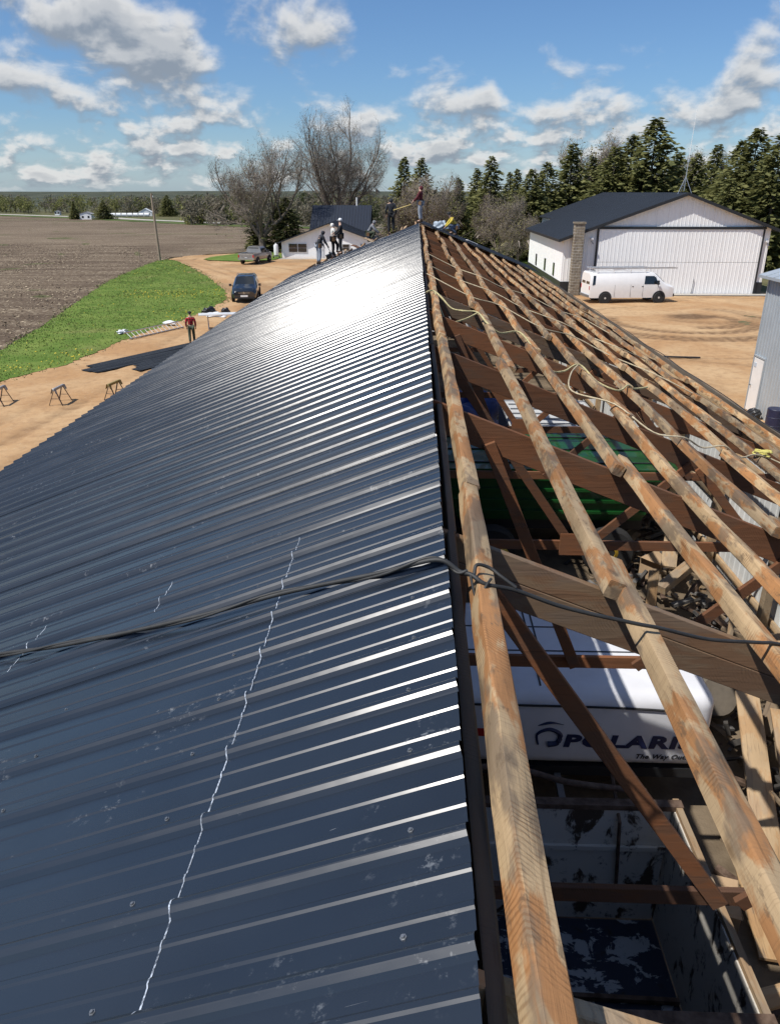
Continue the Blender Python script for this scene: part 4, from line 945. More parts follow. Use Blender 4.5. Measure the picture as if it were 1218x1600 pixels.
# white shop house
hs = thing('farm_shop', 'low white gabled shop with black roof beyond the dirt drive', 'house')
hz = lambda x: 4.25-.355*abs(x+10.85)
gable_panels(hs, -17.0, -4.7, 100, 0, lambda x: hz(x)-.08, WHITE_SIDING, pitch=.45, depth=.008, w=1.5)
MB().box(-17.0, -16.95, 100, 113, 0, 2.0).build('wall', WHITE_SIDING, hs); MB().box(-4.75, -4.7, 100, 113, 0, 2.0).build('wall', WHITE_SIDING, hs)
slab(-17.5, -10.85, 99.4, 112, .12, BLACK_STEEL, 'roof', hs, hz); slab(-10.85, -4.2, 99.4, 112, .12, BLACK_STEEL, 'roof', hs, hz)
RR = MB().prism([(108.5, 2.9), (113.2, 6.1), (117.9, 2.9), (117.9, 2.7), (113.2, 5.9), (108.5, 2.7)], -14.5, -6.2, 'YZ').build('roof', mat('navy_roof', (.016, .022, .036), .5, spec=.4, var=.08), hs)
mb = MB()
for k in range(21): mb.bar((-14.4+.4*k, 108.5, 2.92), (-14.4+.4*k, 113.2, 6.12), .04, .05, (0, -.56, .83))
tag(mb.build('roof_ribs', BLACK_STEEL, RR, fix=False), kind='stuff')
MB().prism([(109, 0), (117.4, 0), (117.4, 2.9), (113.2, 5.8), (109, 2.9)], -14.2, -6.5, 'YZ').build('wall', WHITE_SIDING, hs)
MB().tube([(-8.3, 113.2, 6.0), (-8.3, 113.2, 7.1)], .12, 8).build('flue', WHITE_PAINT, hs)
def shop_window(x0, x1, z0, z1, n):
    w = MB().box(x0, x1, 99.93, 99.98, z0, z1).build('window', WHITE_PAINT, hs); k = (x1-x0-.08)/n
    for i in range(n):
        p0 = x0+.04+k*i+.04
        for j in range(2):
            q0 = z0+.06+(z1-z0-.12)*j/2
            MB().box(p0, p0+k-.08, 99.90, 99.926, q0+.02, q0+(z1-z0-.12)/2-.02).build('pane', GLASS, w)
shop_window(-16.1, -13.7, .72, 1.85, 2); shop_window(-9.3, -8.3, .9, 1.8, 1); shop_window(-7.0, -6.0, .9, 1.8, 1)
d = MB().box(-12.6, -11.6, 99.93, 99.98, .05, 2.1).build('door', mat('door_grey', (.55, .56, .57), .5), hs); MB().lathe([(.03, -.05), (.03, 0)], 8, 'Y', (-11.7, 99.92, 1.05)).build('handle', STEEL, d)
MB().bar((-17.1, 98.9, .06), (-4.6, 98.9, .06), 1.6, .08).build('apron', MATS['concrete'], hs)
tk = thing('gas_bottle_cart', 'white tank on a small cart at the corner of the white shop', 'tank', (-17.5, 99.0, .08))
MB().lathe([(.1, .35), (.28, .42), (.3, .6), (.3, 1.5), (.25, 1.65), (.08, 1.72), (.08, 1.85)], 16).build('tank', WHITE_PAINT, tk, smooth=40); MB().box(-.35, .35, -.3, .3, .25, .33).build('cart', STEEL, tk)
for x in (-.38, .38): MB().lathe([(.18, -.04), (.18, .04)], 14, 'X', (x, 0, .18)).build('wheel', RUBBER, tk)
# far farmsteads
def cottage(label, x, y, w, d, h, rh, mroof, rz=0.0, cat='house'):
    z = float(zt(x, y)); t = thing('far_house', label, cat, (x, y, z-.1), rz, None, .8)
    MB().prism([(-w/2, 0), (w/2, 0), (w/2, h), (0, h+rh), (-w/2, h)], -d/2, d/2).build('wall', WHITE_SIDING, t)
    for s in (-1, 1): MB().prism([(0, h+rh+.15), (s*(w/2+.4), h-.15*rh), (s*(w/2+.4), h-.15*rh-.15), (0, h+rh)], -d/2-.3, d/2+.3).build('roof', mroof, t)
    for k in (-.25, .25): MB().box(w*k-.6, w*k+.6, -d/2-.05, -d/2-.01, 1.0, 2.3).build('window', GLASS, t)
ROOFG = mat('roof_grey', (.20, .20, .21), .8, var=.1)
cottage('white shed between two dark evergreens beyond the ploughed field', -166, 402, 7, 7, 3.6, .9, ROOFG, .1, 'shed')
cottage('white far house with pale roof left of the utility pole', -156, 462, 9, 8, 3.0, 2.2, WHITE_SIDING, .2)
cottage('tiny white shed before the woods at far left', -215, 478, 3.5, 3, 2.4, .9, ROOFG, 0, 'shed')
lw = thing('white_wrapped_bales', 'long low row of white wrapped bales beside the far house', 'bales', (-158, 448, float(zt(-158, 448))), .12)
for k in range(9): MB().lathe([(.5, -1.3), (1.05, -1.25), (1.05, 1.25), (.5, 1.3)], 12, 'X', (-18+3.1*k, 0, .95)).build('bale', PLASTIC_W, lw, smooth=40)

# ================================================================== VEHICLES
def lerp_st(st, x):
    for a, b in zip(st[:-1], st[1:]):
        if a[0] <= x <= b[0]:
            t = (x-a[0])/(b[0]-a[0]); return [(p[0]+(q[0]-p[0])*t, p[1]+(q[1]-p[1])*t) for p, q in zip(a[1], b[1])]
    return (st[0] if x < st[0][0] else st[-1])[1]
def side_y(st, x, z):
    s = lerp_st(st, x)
    for a, b in zip(s[:-1], s[1:]):
        if a[1] <= z <= b[1] and b[1] > a[1]: return a[0]+(b[0]-a[0])*(z-a[1])/(b[1]-a[1])
    return s[-1][0] if z > s[-1][1] else s[0][0]
def body(st, m, parent, name='body', sharp=32):
    V = []; Fc = []; k = len(st[0][1]); n = 2*k
    for x, s in st:
        for (y, z) in s: V.append((x, y, z))
        for (y, z) in s[::-1]: V.append((x, -y, z))
    for i in range(len(st)-1):
        for j in range(n):
            a = i*n+j; b = i*n+(j+1) % n; Fc.append((a, b, b+n, a+n))
    Fc.append(tuple(range(n-1, -1, -1))); Fc.append(tuple((len(st)-1)*n+j for j in range(n)))
    mb = MB(); mb.v = V; mb.f = Fc
    return mb.build(name, m, parent, smooth=sharp)
def side_glass(st, outline, parent, name='window', m=None, off=.012):
    for s in (1, -1):
        mb = MB(); P = [(x, s*(side_y(st, x, z)+off), z) for x, z in outline]; c = [sum(p[i] for p in P)/len(P) for i in range(3)]; Q = []
        for i in range(len(P)):
            for f in (0, .25, .5, .75):
                a, b = outline[i], outline[(i+1) % len(P)]; x = a[0]+(b[0]-a[0])*f; z = a[1]+(b[1]-a[1])*f; Q.append((x, z))
        rings = [[(c[0]+(x-c[0])*k, c[2]+(z-c[2])*k) for x, z in Q] for k in (1.0, .66, .33)]; n = len(Q)
        V = [(x, s*(side_y(st, x, z)+off), z) for r in rings for x, z in r]+[(c[0], s*(side_y(st, c[0], c[2])+off), c[2])]
        mb.add(V, [(r*n+i, r*n+(i+1) % n, (r+1)*n+(i+1) % n, (r+1)*n+i) for r in (0, 1) for i in range(n)]+[(2*n+i, 2*n+(i+1) % n, 3*n) for i in range(n)]); mb.build(name, m or GLASS, parent)
def wheels(parent, pts, r, w, rimm=ALU):
    for x, y in pts:
        s = 1 if y > 0 else -1
        wo = link('wheel', None, parent, (x, y, r))
        MB().lathe([(r*.6, -w/2), (r*.93, -w/2), (r, -w*.3), (r, w*.3), (r*.93, w/2), (r*.6, w/2)], 24, 'Y').build('tyre', RUBBER, wo, smooth=40)
        MB().lathe([(r*.64, s*w*.49), (r*.56, s*w*.42), (r*.22, s*w*.46), (r*.18, s*w*.52)], 16, 'Y').build('rim', rimm, wo, smooth=30)
        for k in range(6): a = k*1.047; MB().box(-.02, .02, s*w*.47-.006, s*w*.47+.006, 0, r*.5).build('spoke', STEEL, wo, rot=(0, a, 0))
# --- work van
van = thing('work_van', 'long white work van with ladders on its roof rack in front of the hangar', 'van', (16.2, 60.0, .05), R_(7), scale=1.06)
vst = [(-3.10, [(.90, .45), (.96, .8), (.96, 1.25), (.88, 1.85), (.74, 2.02)]), (-2.98, [(.96, .38), (1.0, .8), (1.0, 1.28), (.91, 1.93), (.78, 2.10)]), (1.1, [(.96, .36), (1.0, .8), (1.0, 1.28), (.91, 1.93), (.78, 2.12)]), (1.55, [(.96, .36), (1.0, .8), (1.0, 1.28), (.90, 1.90), (.76, 2.06)]),
       (2.38, [(.96, .36), (1.0, .8), (.98, 1.20), (.88, 1.31), (.80, 1.36)]), (2.80, [(.95, .38), (.98, .75), (.96, 1.10), (.87, 1.20), (.76, 1.24)]), (3.04, [(.93, .42), (.95, .7), (.93, 1.02), (.85, 1.10), (.74, 1.13)]), (3.10, [(.85, .5), (.88, .7), (.85, .9), (.75, .95), (.6, .97)])]
body(vst, WHITE_PAINT, van)
side_glass(vst, [(.82, 1.30), (2.22, 1.29), (1.66, 1.84), (.86, 1.86)], van)
side_glass(vst, [(-2.95, 1.25), (-2.75, 1.3), (-2.72, 1.9), (-2.9, 1.9)], van)
MB().add([(1.66, -.74, 2.01), (1.66, .74, 2.01), (2.35, .82, 1.41), (2.35, -.82, 1.41)], [(0, 1, 2, 3)]).build('windscreen', GLASS, van)
for s in (-1, 1):
    MB().add([(-3.105, s*.1, 1.3), (-3.105, s*.8, 1.3), (-3.09, s*.74, 1.85), (-3.09, s*.1, 1.85)], [(0, 1, 2, 3)]).build('rear_window', GLASS, van)
    MB().box(3.03, 3.12, s*.55-.17, s*.55+.17, .78, .95).build('headlight', CHROME, van); MB().box(-3.13, -3.08, s*.88-.035, s*.88+.035, .95, 1.2).build('tail_light', REDP, van)
    MB().bar((1.75, s*1.02, 1.35), (1.75, s*1.2, 1.4), .06, .06).box(1.70, 1.80, s*1.2-.09, s*1.2+.09, 1.28, 1.56).build('mirror', BLACK_TRIM, van)
    for x in (.0, .72): MB().box(x-.06, x+.06, s*1.0-.012, s*1.0+.018, 1.12, 1.17).build('door_handle', BLACK_TRIM, van)
    for x in (-1.3, -.15, .76, 1.85): MB().box(x-.008, x+.008, s*(side_y(vst, x, .9))-.004, s*side_y(vst, x, .9)+.004, .45, 1.28).build('door_seam', STEEL, van)
    for x in (-1.95, 2.0): MB().lathe([(.47, s*.985), (.47, s*1.004)], 26, 'Y', (x, 0, .38)).build('wheel_arch', BLACK_TRIM, van)
MB().box(3.06, 3.16, -.9, .9, .42, .62).build('bumper', BLACK_TRIM, van); MB().box(-3.2, -3.06, -.9, .9, .42, .58).build('bumper', STEEL, van); MB().box(3.06, 3.125, -.36, .36, .68, .92).build('grille', BLACK_TRIM, van)
wheels(van, [(x, s*.93) for x in (-1.95, 2.0) for s in (-1, 1)], .37, .24)
rk = link('roof_rack', None, van)
for x in (-2.6, -1.4, -.2, .9): MB().bar((x, -.85, 2.26), (x, .85, 2.26), .05, .04).tube([(x, -.84, 1.98), (x, -.84, 2.26)], .018, 5).tube([(x, .84, 1.98), (x, .84, 2.26)], .018, 5).build('crossbar', WHITE_PAINT, rk)
for y in (-.86, .86): MB().tube([(-2.75, y, 2.27), (1.05, y, 2.27)], .02, 6).build('side_rail', WHITE_PAINT, rk)
def ladder_obj(name, label, L, w, rung, loc, rot, parent=None, m=ALU):
    t = thing(name, label, 'ladder', loc); t.rotation_euler = rot
    for y in (-w/2, w/2): MB().box(0, L, y-.014, y+.014, -.04, .04).build('side_rail', m, t)
    k = .18; me = MB().tube([(0, -w/2, 0), (0, w/2, 0)], .017, 6).mesh('rung', m)
    while k < L-.05: link('rung', me, t, (k, 0, 0)); k += rung
    return t
cv, sv = math.cos(R_(7)), math.sin(R_(7))
for yy, L, lb in ((-.55, 6.6, 'long aluminium ladder on the van roof rack, nearest side'), (.25, 4.6, 'shorter aluminium ladder on the van roof rack, far side')):
    xl = -3.0*1.06; yl = yy*1.06; ladder_obj('roof_ladder', lb, L, .42, .3, (16.2+xl*cv-yl*sv, 60.0+xl*sv+yl*cv, .05+2.36*1.06), (0, 0, R_(7)))
# --- dark SUV
DKBLUE = mat('suv_paint', (.010, .015, .022), .18, spec=.6, var=.08, coat=1.0)
suv = thing('suv', 'dark blue suv parked on the dirt drive beside the grass', 'car', (-13.25, 60.6, .05), R_(-82), scale=1.04)
sst = [(-2.35, [(.75, .5), (.86, .75), (.84, 1.0), (.70, 1.30), (.55, 1.45)]), (-2.22, [(.84, .38), (.92, .75), (.90, 1.05), (.72, 1.52), (.56, 1.66)]), (-1.6, [(.86, .30), (.94, .75), (.92, 1.05), (.72, 1.58), (.58, 1.70)]), (0.0, [(.86, .28), (.94, .72), (.92, 1.03), (.72, 1.60), (.58, 1.72)]), (.35, [(.86, .28), (.94, .72), (.92, 1.03), (.71, 1.57), (.58, 1.69)]),
       (1.25, [(.86, .28), (.94, .72), (.91, 1.0), (.78, 1.09), (.66, 1.13)]), (1.9, [(.85, .30), (.92, .68), (.86, .92), (.74, 1.00), (.6, 1.04)]), (2.22, [(.80, .34), (.86, .62), (.80, .82), (.68, .89), (.52, .92)]), (2.34, [(.70, .4), (.76, .58), (.70, .72), (.6, .78), (.45, .8)])]
body(sst, DKBLUE, suv)
side_glass(sst, [(-1.5, 1.10), (-.55, 1.09), (-.55, 1.52), (-1.3, 1.50)], suv); side_glass(sst, [(-.47, 1.09), (.95, 1.06), (.35, 1.48), (-.47, 1.52)], suv)
MB().add([(.42, -.60, 1.66), (.42, .60, 1.66), (1.2, .72, 1.16), (1.2, -.72, 1.16)], [(0, 1, 2, 3)]).build('windscreen', GLASS, suv)
for s in (-1, 1):
    hl = MB(); hl.add([(1.98, s*.50, .90), (1.72, s*.88, .92), (1.80, s*.91, .76), (2.25, s*.55, .72)], [(0, 1, 2, 3)]); hl.add([(1.98, s*.50, .94), (1.72, s*.86, .96), (1.90, s*.86, .80), (2.29, s*.55, .76)], [(0, 1, 2, 3)]); hl.build('headlight', CHROME, suv)
    MB().lathe([(.07, 0), (.07, .05)], 10, 'X', (2.27, s*.62, .5)).build('fog_light', CHROME, suv)
    MB().bar((.85, s*.92, 1.08), (.85, s*1.08, 1.12), .05, .05).box(.78, .90, s*1.08-.09, s*1.08+.09, 1.03, 1.2).build('mirror', DKBLUE, suv)
    MB().tube([(-1.5, s*.60, 1.73), (-1.3, s*.60, 1.77), (.0, s*.60, 1.78), (.2, s*.60, 1.74)], .02, 6).build('roof_rail', CHROME, suv)
    for x in (-1.35, 1.42): MB().lathe([(.42, s*.915), (.42, s*.948)], 24, 'Y', (x, 0, .36)).build('wheel_arch', BLACK_TRIM, suv)
MB().box(2.24, 2.33, -.5, .5, .60, .76).build('grille', BLACK_TRIM, suv); MB().bar((2.34, -.42, .70), (2.34, .42, .70), .02, .035).build('grille_bar', CHROME, suv); MB().lathe([(.08, 0), (.08, .02)], 8, 'X', (2.33, 0, .70)).build('badge', CHROME, suv)
MB().box(2.30, 2.38, -.26, .26, .42, .54).build('number_plate', WHITE_PAINT, suv); MB().box(2.20, 2.36, -.72, .72, .30, .42).build('bumper', BLACK_TRIM, suv)
wheels(suv, [(x, s*.87) for x in (-1.35, 1.42) for s in (-1, 1)], .36, .22)
# --- pickup seen from behind
TAN = mat('pickup_paint', (.30, .275, .25), .35, metal=.3, var=.06, coat=.6)
pk = thing('pickup_truck', 'beige pickup truck seen from behind in front of the white shop', 'truck', (-18.9, 93.0, .05), R_(78), scale=1.03)
pst = [(-2.75, [(.84, .55), (.94, .8), (.92, 1.05), (.90, 1.08), (.86, 1.10)]), (-2.68, [(.88, .5), (.97, .8), (.95, 1.08), (.92, 1.12), (.88, 1.13)]), (-.55, [(.90, .45), (.98, .8), (.96, 1.10), (.93, 1.15), (.89, 1.16)]), (-.50, [(.90, .45), (.98, .8), (.96, 1.12), (.76, 1.66), (.62, 1.80)]), (.7, [(.90, .45), (.98, .8), (.96, 1.12), (.76, 1.70), (.62, 1.84)]), (1.0, [(.90, .45), (.98, .8), (.96, 1.12), (.76, 1.66), (.62, 1.79)]), (1.65, [(.90, .45), (.97, .8), (.94, 1.08), (.85, 1.18), (.75, 1.22)]), (2.6, [(.88, .48), (.94, .75), (.90, .98), (.8, 1.06), (.7, 1.1)]), (2.75, [(.8, .5), (.86, .7), (.8, .9), (.7, .95), (.6, .98)])]
body(pst, TAN, pk)
MB().box(-2.6, -.6, -.78, .78, 1.135, 1.17).build('bed_opening', BLACK_TRIM, pk)
for y in (-.86, .86): MB().box(-2.7, -.55, y-.07, y+.07, 1.13, 1.22).build('bed_rail', TAN, pk)
MB().box(-2.72, -2.60, -.86, .86, 1.12, 1.22).build('tailgate_cap', TAN, pk)
MB().add([(-.515, -.62, 1.70), (-.515, .62, 1.70), (-.515, .78, 1.26), (-.515, -.78, 1.26)], [(0, 1, 2, 3)]).build('rear_window', GLASS, pk)
side_glass(pst, [(-.4, 1.18), (1.2, 1.18), (.85, 1.62), (-.4, 1.62)], pk)
for s in (-1, 1):
    MB().box(-2.77, -2.70, s*.87-.07, s*.87+.07, .78, 1.05).build('tail_light', REDP, pk); MB().box(1.1, 1.22, s*1.1-.1, s*1.1+.1, 1.15, 1.4).build('mirror', BLACK_TRIM, pk)
    for x in (-1.65, 1.75): MB().lathe([(.45, s*.955), (.45, s*.985)], 24, 'Y', (x, 0, .4)).build('wheel_arch', BLACK_TRIM, pk)
MB().box(-2.90, -2.74, -.92, .92, .52, .70).build('bumper', CHROME, pk); MB().box(-2.765, -2.745, -.55, .55, .80, 1.0).build('tailgate_panel', mat('tailgate_shade', (.22, .2, .185), .4), pk); MB().box(-2.785, -2.76, -.12, .12, .74, .79).build('number_plate', WHITE_PAINT, pk)
wheels(pk, [(x, s*.91) for x in (-1.65, 1.75) for s in (-1, 1)], .40, .26)

# ================================================================== YARD THINGS
up = thing('utility_pole', 'weathered leaning wooden utility pole at the grass corner', 'pole', (-31.3, 95.7, 0)); up.rotation_euler = (0, R_(-1.2), 0)
MB().tube([(0, 0, -.3), (0, 0, 3.8), (.02, 0, 7.65)], [.17, .145, .115], 10).build('shaft', mat('pole_wood', (.30, .235, .17), .9, var=.2, stretch=(8, 8, .7)), up, smooth=50)
MB().lathe([(.05, 7.2), (.07, 7.3), (.04, 7.4)], 8, 'Z', (.16, 0, 0)).build('insulator', WHITE_PAINT, up)
MB().tube([(.15, 0, .2), (.13, 0, 7.0)], .015, 5).build('ground_wire', STEEL, up)
tag(MB().tube([(-33.6, 95.2, 0), (-33.6, 95.2, 1.55)], .05, 8).build('marker_post', MATS['pole_wood'], None), 'short thin marker post beside the utility pole', 'post')
HORSE_G = mat('sawhorse_grey', (.36, .37, .38), .5, metal=.4, var=.1); HORSE_Y = mat('sawhorse_yellow', (.27, .21, .07), .6, var=.15)
def sawhorse(label, loc, rz, mt, ml):
    t = thing('sawhorse', label, 'sawhorse', loc, rz, 'sawhorses on the dirt drive', .82)
    bevel_me = bevel(MB().box(-.52, .52, -.05, .05, .70, .82).mesh('top_rail', mt), .01); link('top_rail', bevel_me, t)
    for sx in (-1, 1):
        for sy in (-1, 1): MB().bar((sx*.40, sy*.03, .74), (sx*.50, sy*.33, 0), .05, .03).build('leg', ml, t)
        MB().bar((sx*.46, -.2, .32), (sx*.46, .2, .32), .03, .02).build('brace', ml, t)
        MB().add([(sx*.36, -.06, .81), (sx*.56, -.06, .81), (sx*.58, -.13, .58), (sx*.42, -.13, .58)], [(0, 1, 2, 3)]).add([(sx*.36, .06, .81), (sx*.56, .06, .81), (sx*.58, .13, .58), (sx*.42, .13, .58)], [(0, 1, 2, 3)]).build('bracket', mt, t)
    return t
sawhorse('grey steel sawhorse cut by the left picture edge', (-16.3, 28.5, .06), R_(92), HORSE_G, RUST)
sawhorse('grey steel sawhorse standing clear in the middle of the drive', (-14.05, 28.75, .06), R_(88), HORSE_G, RUST)
sawhorse('yellow topped sawhorse half hidden by the roof edge', (-12.15, 29.6, .06), R_(80), HORSE_Y, BLACK_TRIM)
tbt = thing('work_table', 'white topped trestle table beyond the roof edge', 'table', (-11.9, 46.6, .06), .25)
MB().box(-1.3, 1.3, -.4, .4, .84, .90).build('table_top', WHITE_PAINT, tbt)
for x in (-.75, .75):
    for y in (-1, 1): MB().bar((x, y*.05, .83), (x, y*.35, 0), .05, .035).build('leg', STEEL, tbt)
ladder_obj('ground_ladder', 'aluminium ladder lying on the grass edge of the drive', 4.6, .5, .36, (-16.3, 42.5, .28), (R_(38), 0, math.atan2(3.9, 1.75)))
SHEET_GREY = roof_paint('grey_steel_sheet', (.045, .05, .056), .5, .5, .5)
def sheet_stack(label, loc, rz, L, w, n, seed):
    t = thing('steel_sheet_stack', label, 'steel sheets', loc, rz, 'steel sheets laid on the drive'); rr = random.Random(seed)
    P = [(y-RIB*1.5, h) for y, h in rib_profile(3)]; mb = MB(); k = len(P)
    for x in (0, L): mb.v += [(x, y*w/.9, h) for y, h in P]
    for i in range(1):
        for j in range(k-1): a = i*k+j; mb.f.append((a, a+1, a+k+1, a+k))
    me = mb.mesh('steel_sheet', SHEET_GREY, fix=False)
    for i in range(n): link('steel_sheet', me, t, (rr.uniform(-.4, .5), rr.uniform(-.10, .10)+(i % 3-1)*.40, .03+.006*i), (0, 0, rr.uniform(-.04, .04)))
sheet_stack('long black steel sheets fanned out on the drive by the grass', (-15.3, 34.6, .06), R_(60), 7.6, .62, 6, 4)
sheet_stack('shorter black steel sheets on the drive next to the barn eave', (-13.3, 35.0, .06), R_(63), 4.2, .6, 3, 8)
cloth_heap('rubbish_bag', 'big black rubbish bag at the grass edge near the suv', 'bag', (-14.3, 53.0, .12), .5, .35, .3, BAG_BLACK, 31, .2)
cloth_heap('rubbish_bag', 'smaller black rubbish bag right of the larger one', 'bag', (-13.2, 53.2, .12), .3, .28, .24, BAG_BLACK, 32, .2)
cloth_heap('plastic_wrap', 'white plastic wrap dropped below the black bags', 'plastic', (-13.6, 51.6, .1), .8, .4, .16, PLASTIC_W, 33, .4)
cloth_heap('white_packaging', 'white packaging block lying on the grass behind the ladder', 'packaging', (-15.4, 47.6, .2), .45, .25, .16, PLASTIC_W, 34, .1)
cloth_heap('white_scrap', 'small white scrap on the grass left of the ladder', 'scrap', (-17.3, 44.6, .15), .5, .25, .12, PLASTIC_W, 35, .4)
tag(MB().box(-.95, .95, -.05, .05, 0, .07).build('black_beam', BLACK_TRIM, None, (13.5, 38.5, .06), (0, 0, -.1)), 'short black steel beam lying alone on the right yard', 'beam')

# ================================================================== TREES
BARK = mat('bark', (.115, .09, .07), .95, base2=(.20, .165, .13), vscale=5, bump=.5, bscale=14); TWIG = mat('twig', (.22, .185, .15), .9, var=.2); BUD = mat('bud_olive', (.17, .15, .06), .8, var=.3)
def leaf_mat(name, a, b, sc=1.2, rough=.75):
    m = bpy.data.materials.new(name); m.use_nodes = True; g = NT(m.node_tree); bs = g.n['Principled BSDF']
    p = g.new('ShaderNodeTexCoord').outputs['Object']; rnd = g.new('ShaderNodeObjectInfo').outputs['Random']
    n = g.m('ADD', g.m('MULTIPLY', g.noise(p, sc, 3), .6), g.m('MULTIPLY', g.noise(p, sc*9, 2), .4))
    c = g.mix(g.mapr(n, .35, .65), a, b); c = g.mix(g.m('MULTIPLY', rnd, .35), c, tuple(q*.6 for q in b))
    g.inp(bs, 'Base Color', c); g.inp(bs, 'Roughness', rough); g.inp(bs, 'Specular IOR Level', .2)
    tr = g.new('ShaderNodeBsdfTranslucent'); g.inp(tr, 0, c); mx = g.new('ShaderNodeMixShader'); g.inp(mx, 0, .38); g.l.new(bs.outputs[0], mx.inputs[1]); g.l.new(tr.outputs[0], mx.inputs[2]); g.l.new(mx.outputs[0], g.n['Material Output'].inputs[0])
    return m
NEEDLE = leaf_mat('spruce_needles', (.085, .10, .036), (.27, .265, .10))
def bare_tree_meshes(seed, height, r0, stems, spread, depth=6, bud=2, tw=.016, wide=.40):
    rr = random.Random(seed); T = MB(); C = MB(); B = []
    def grow(p, d, L, r, lv):
        k = 4 if lv < 3 else 3; pts = [p.copy()]; dd = d.copy()
        for i in range(k):
            dd = (dd+Vector((rr.gauss(0, .10), rr.gauss(0, .10), rr.gauss(0, .07)+(.07 if lv > 0 else 0)))).normalized(); pts.append(pts[-1]+dd*(L/k))
        r1 = max(tw*.7, r*.62); rs = [r+(r1-r)*i/k for i in range(k+1)]
        (T if r > .055 else C).tube(pts, rs, 7 if r > .1 else (5 if r > .04 else 3), cap=False)
        if lv >= depth:
            for _ in range(bud): B.append(pts[-1]+Vector((rr.gauss(0, .18), rr.gauss(0, .18), rr.gauss(0, .15))))
            return
        n = rr.choice((3, 3, 4)) if lv < 2 else rr.choice((3, 4, 4))
        for j in range(n):
            f = 1.0 if j == 0 else rr.uniform(.35, 1.0); q = pts[min(k, int(f*k))]
            ang = R_(rr.uniform(6, 20)) if j == 0 else R_(rr.uniform(24, 58)); ax = dd.cross(Vector((rr.gauss(0, 1), rr.gauss(0, 1), rr.gauss(0, 1)))).normalized()
            nd = Quaternion(ax, ang) @ dd
            grow(q, nd, L*rr.uniform(.60, .78), max(tw, r1*(.95 if j == 0 else rr.uniform(.5, .75))), lv+1)
    base = Vector((0, 0, -.2)); T.tube([base, (0, 0, .6), (0, 0, height*.10)], [r0*1.4, r0*1.05, r0], 10, cap=False)
    for s in range(stems):
        a = 6.28*s/stems+rr.uniform(-.4, .4); t = spread*rr.uniform(.55, 1.15) if stems > 1 else .06
        grow(Vector((0, 0, height*.09)), Vector((math.cos(a)*t, math.sin(a)*t, 1)).normalized(), height*.27*rr.uniform(.9, 1.1), r0*(.62 if stems > 1 else .95), 0)
    for p in B:
        for q in range(4):
            d = Vector((rr.gauss(0, 1), rr.gauss(0, 1), rr.gauss(.45, 1))).normalized(); e = p+d*rr.uniform(.35, 1.0)*height/18; w = d.cross(Vector((rr.gauss(0, 1), rr.gauss(0, 1), rr.gauss(0, 1)))).normalized()*tw*.62
            C.add([p-w, p+w, e+w*.5, e-w*.5], [(0, 1, 2, 3)])
    nt = len(C.f)
    for p in B:
        p = p+Vector((rr.gauss(0, .3), rr.gauss(0, .3), rr.gauss(.1, .3)))
        s = rr.uniform(.04, .085); u = Vector((rr.gauss(0, 1), rr.gauss(0, 1), rr.gauss(0, 1))).normalized()*s; v = Vector((rr.gauss(0, 1), rr.gauss(0, 1), rr.gauss(0, 1))).normalized()*s
        C.add([p-u, p+v, p+u, p-v], [(0, 1, 2, 3)])
    zs0 = max(v[2] for v in C.v); k0 = height/zs0; cz = .60*zs0; rz_ = .40*zs0; rx_ = wide*zs0
    def rounded(v):
        d = Vector((v[0]/rx_, v[1]/rx_, (v[2]-cz)/rz_)); q = d.length
        if q <= .9 or v[2] < cz*.55: return v
        f = (.9+(q-.9)*.28)/q; return (v[0]*f, v[1]*f, cz+(v[2]-cz)*f)
    C.v = [rounded(v) for v in C.v]; T.v = [rounded(v) for v in T.v]
    nb = len(C.f)-nt; cm = C.mesh('crown', [TWIG, BUD], fix=False)
    mi = np.zeros(len(C.f), dtype=np.int32); mi[len(C.f)-nb:] = 1; cm.polygons.foreach_set('material_index', mi); cm.update()
    zs = max(max(v[2] for v in C.v), 1)
    return T.mesh('trunk', BARK, smooth=60, fix=False), cm, height/zs
def put_tree(name, label, cat, meshes, loc, rz=0, sc=1.0, group=None, wide=1.0):
    t = thing(name, label, cat, (loc[0], loc[1], float(zt(loc[0], loc[1]))+(loc[2] if len(loc) > 2 else 0)), rz, group); t.scale = (sc*wide, sc*wide, sc)
    link('trunk', meshes[0], t); link('crown', meshes[1], t); return t
tA = bare_tree_meshes(11, 16.0, .42, 5, .85, 5, 1, .016, .44); tB = bare_tree_meshes(23, 22.5, .55, 7, .80, 5, 1, .016, .47); tC = bare_tree_meshes(5, 9.0, .17, 3, .4, 5, 1, .014); tD = bare_tree_meshes(8, 6.5, .13, 5, .6, 5, 1, .013)
put_tree('bare_tree', 'spreading leafless tree beside the pickup truck', 'tree', tA, (-21.6, 111.5), 1.0, tA[2], 'bare trees')
put_tree('bare_tree', 'tallest tree just coming into bud behind the shop roof', 'tree', tB, (-13.2, 134), .3, tB[2], 'bare trees', .92)
for i, (x, y, s, lb) in enumerate(((1.8, 101, 1.15, 'bare brown tree behind the worker in maroon on the ridge'), (-1.2, 104, 1.05, 'bare brown tree left of the worker in maroon'), (9.6, 92, .92, 'leafless brown tree rising right of the crouching yellow worker'), (11.6, 90, .8, 'slender leafless tree between the spruces and the white hangar'), (26.0, 118, 1.75, 'tall dead grey tree poking above the hangar spruces'), (34.0, 122, 1.6, 'bare grey tree right of the antenna mast'), (38.5, 118, 1.55, 'bare grey tree before the rightmost spruces'))):
    put_tree('small_bare_tree', lb, 'tree', tC if i % 2 == 0 else tD, (x, y), i*1.3, s*(tC[2] if i % 2 == 0 else tD[2]*1.25), 'bare trees', .9)
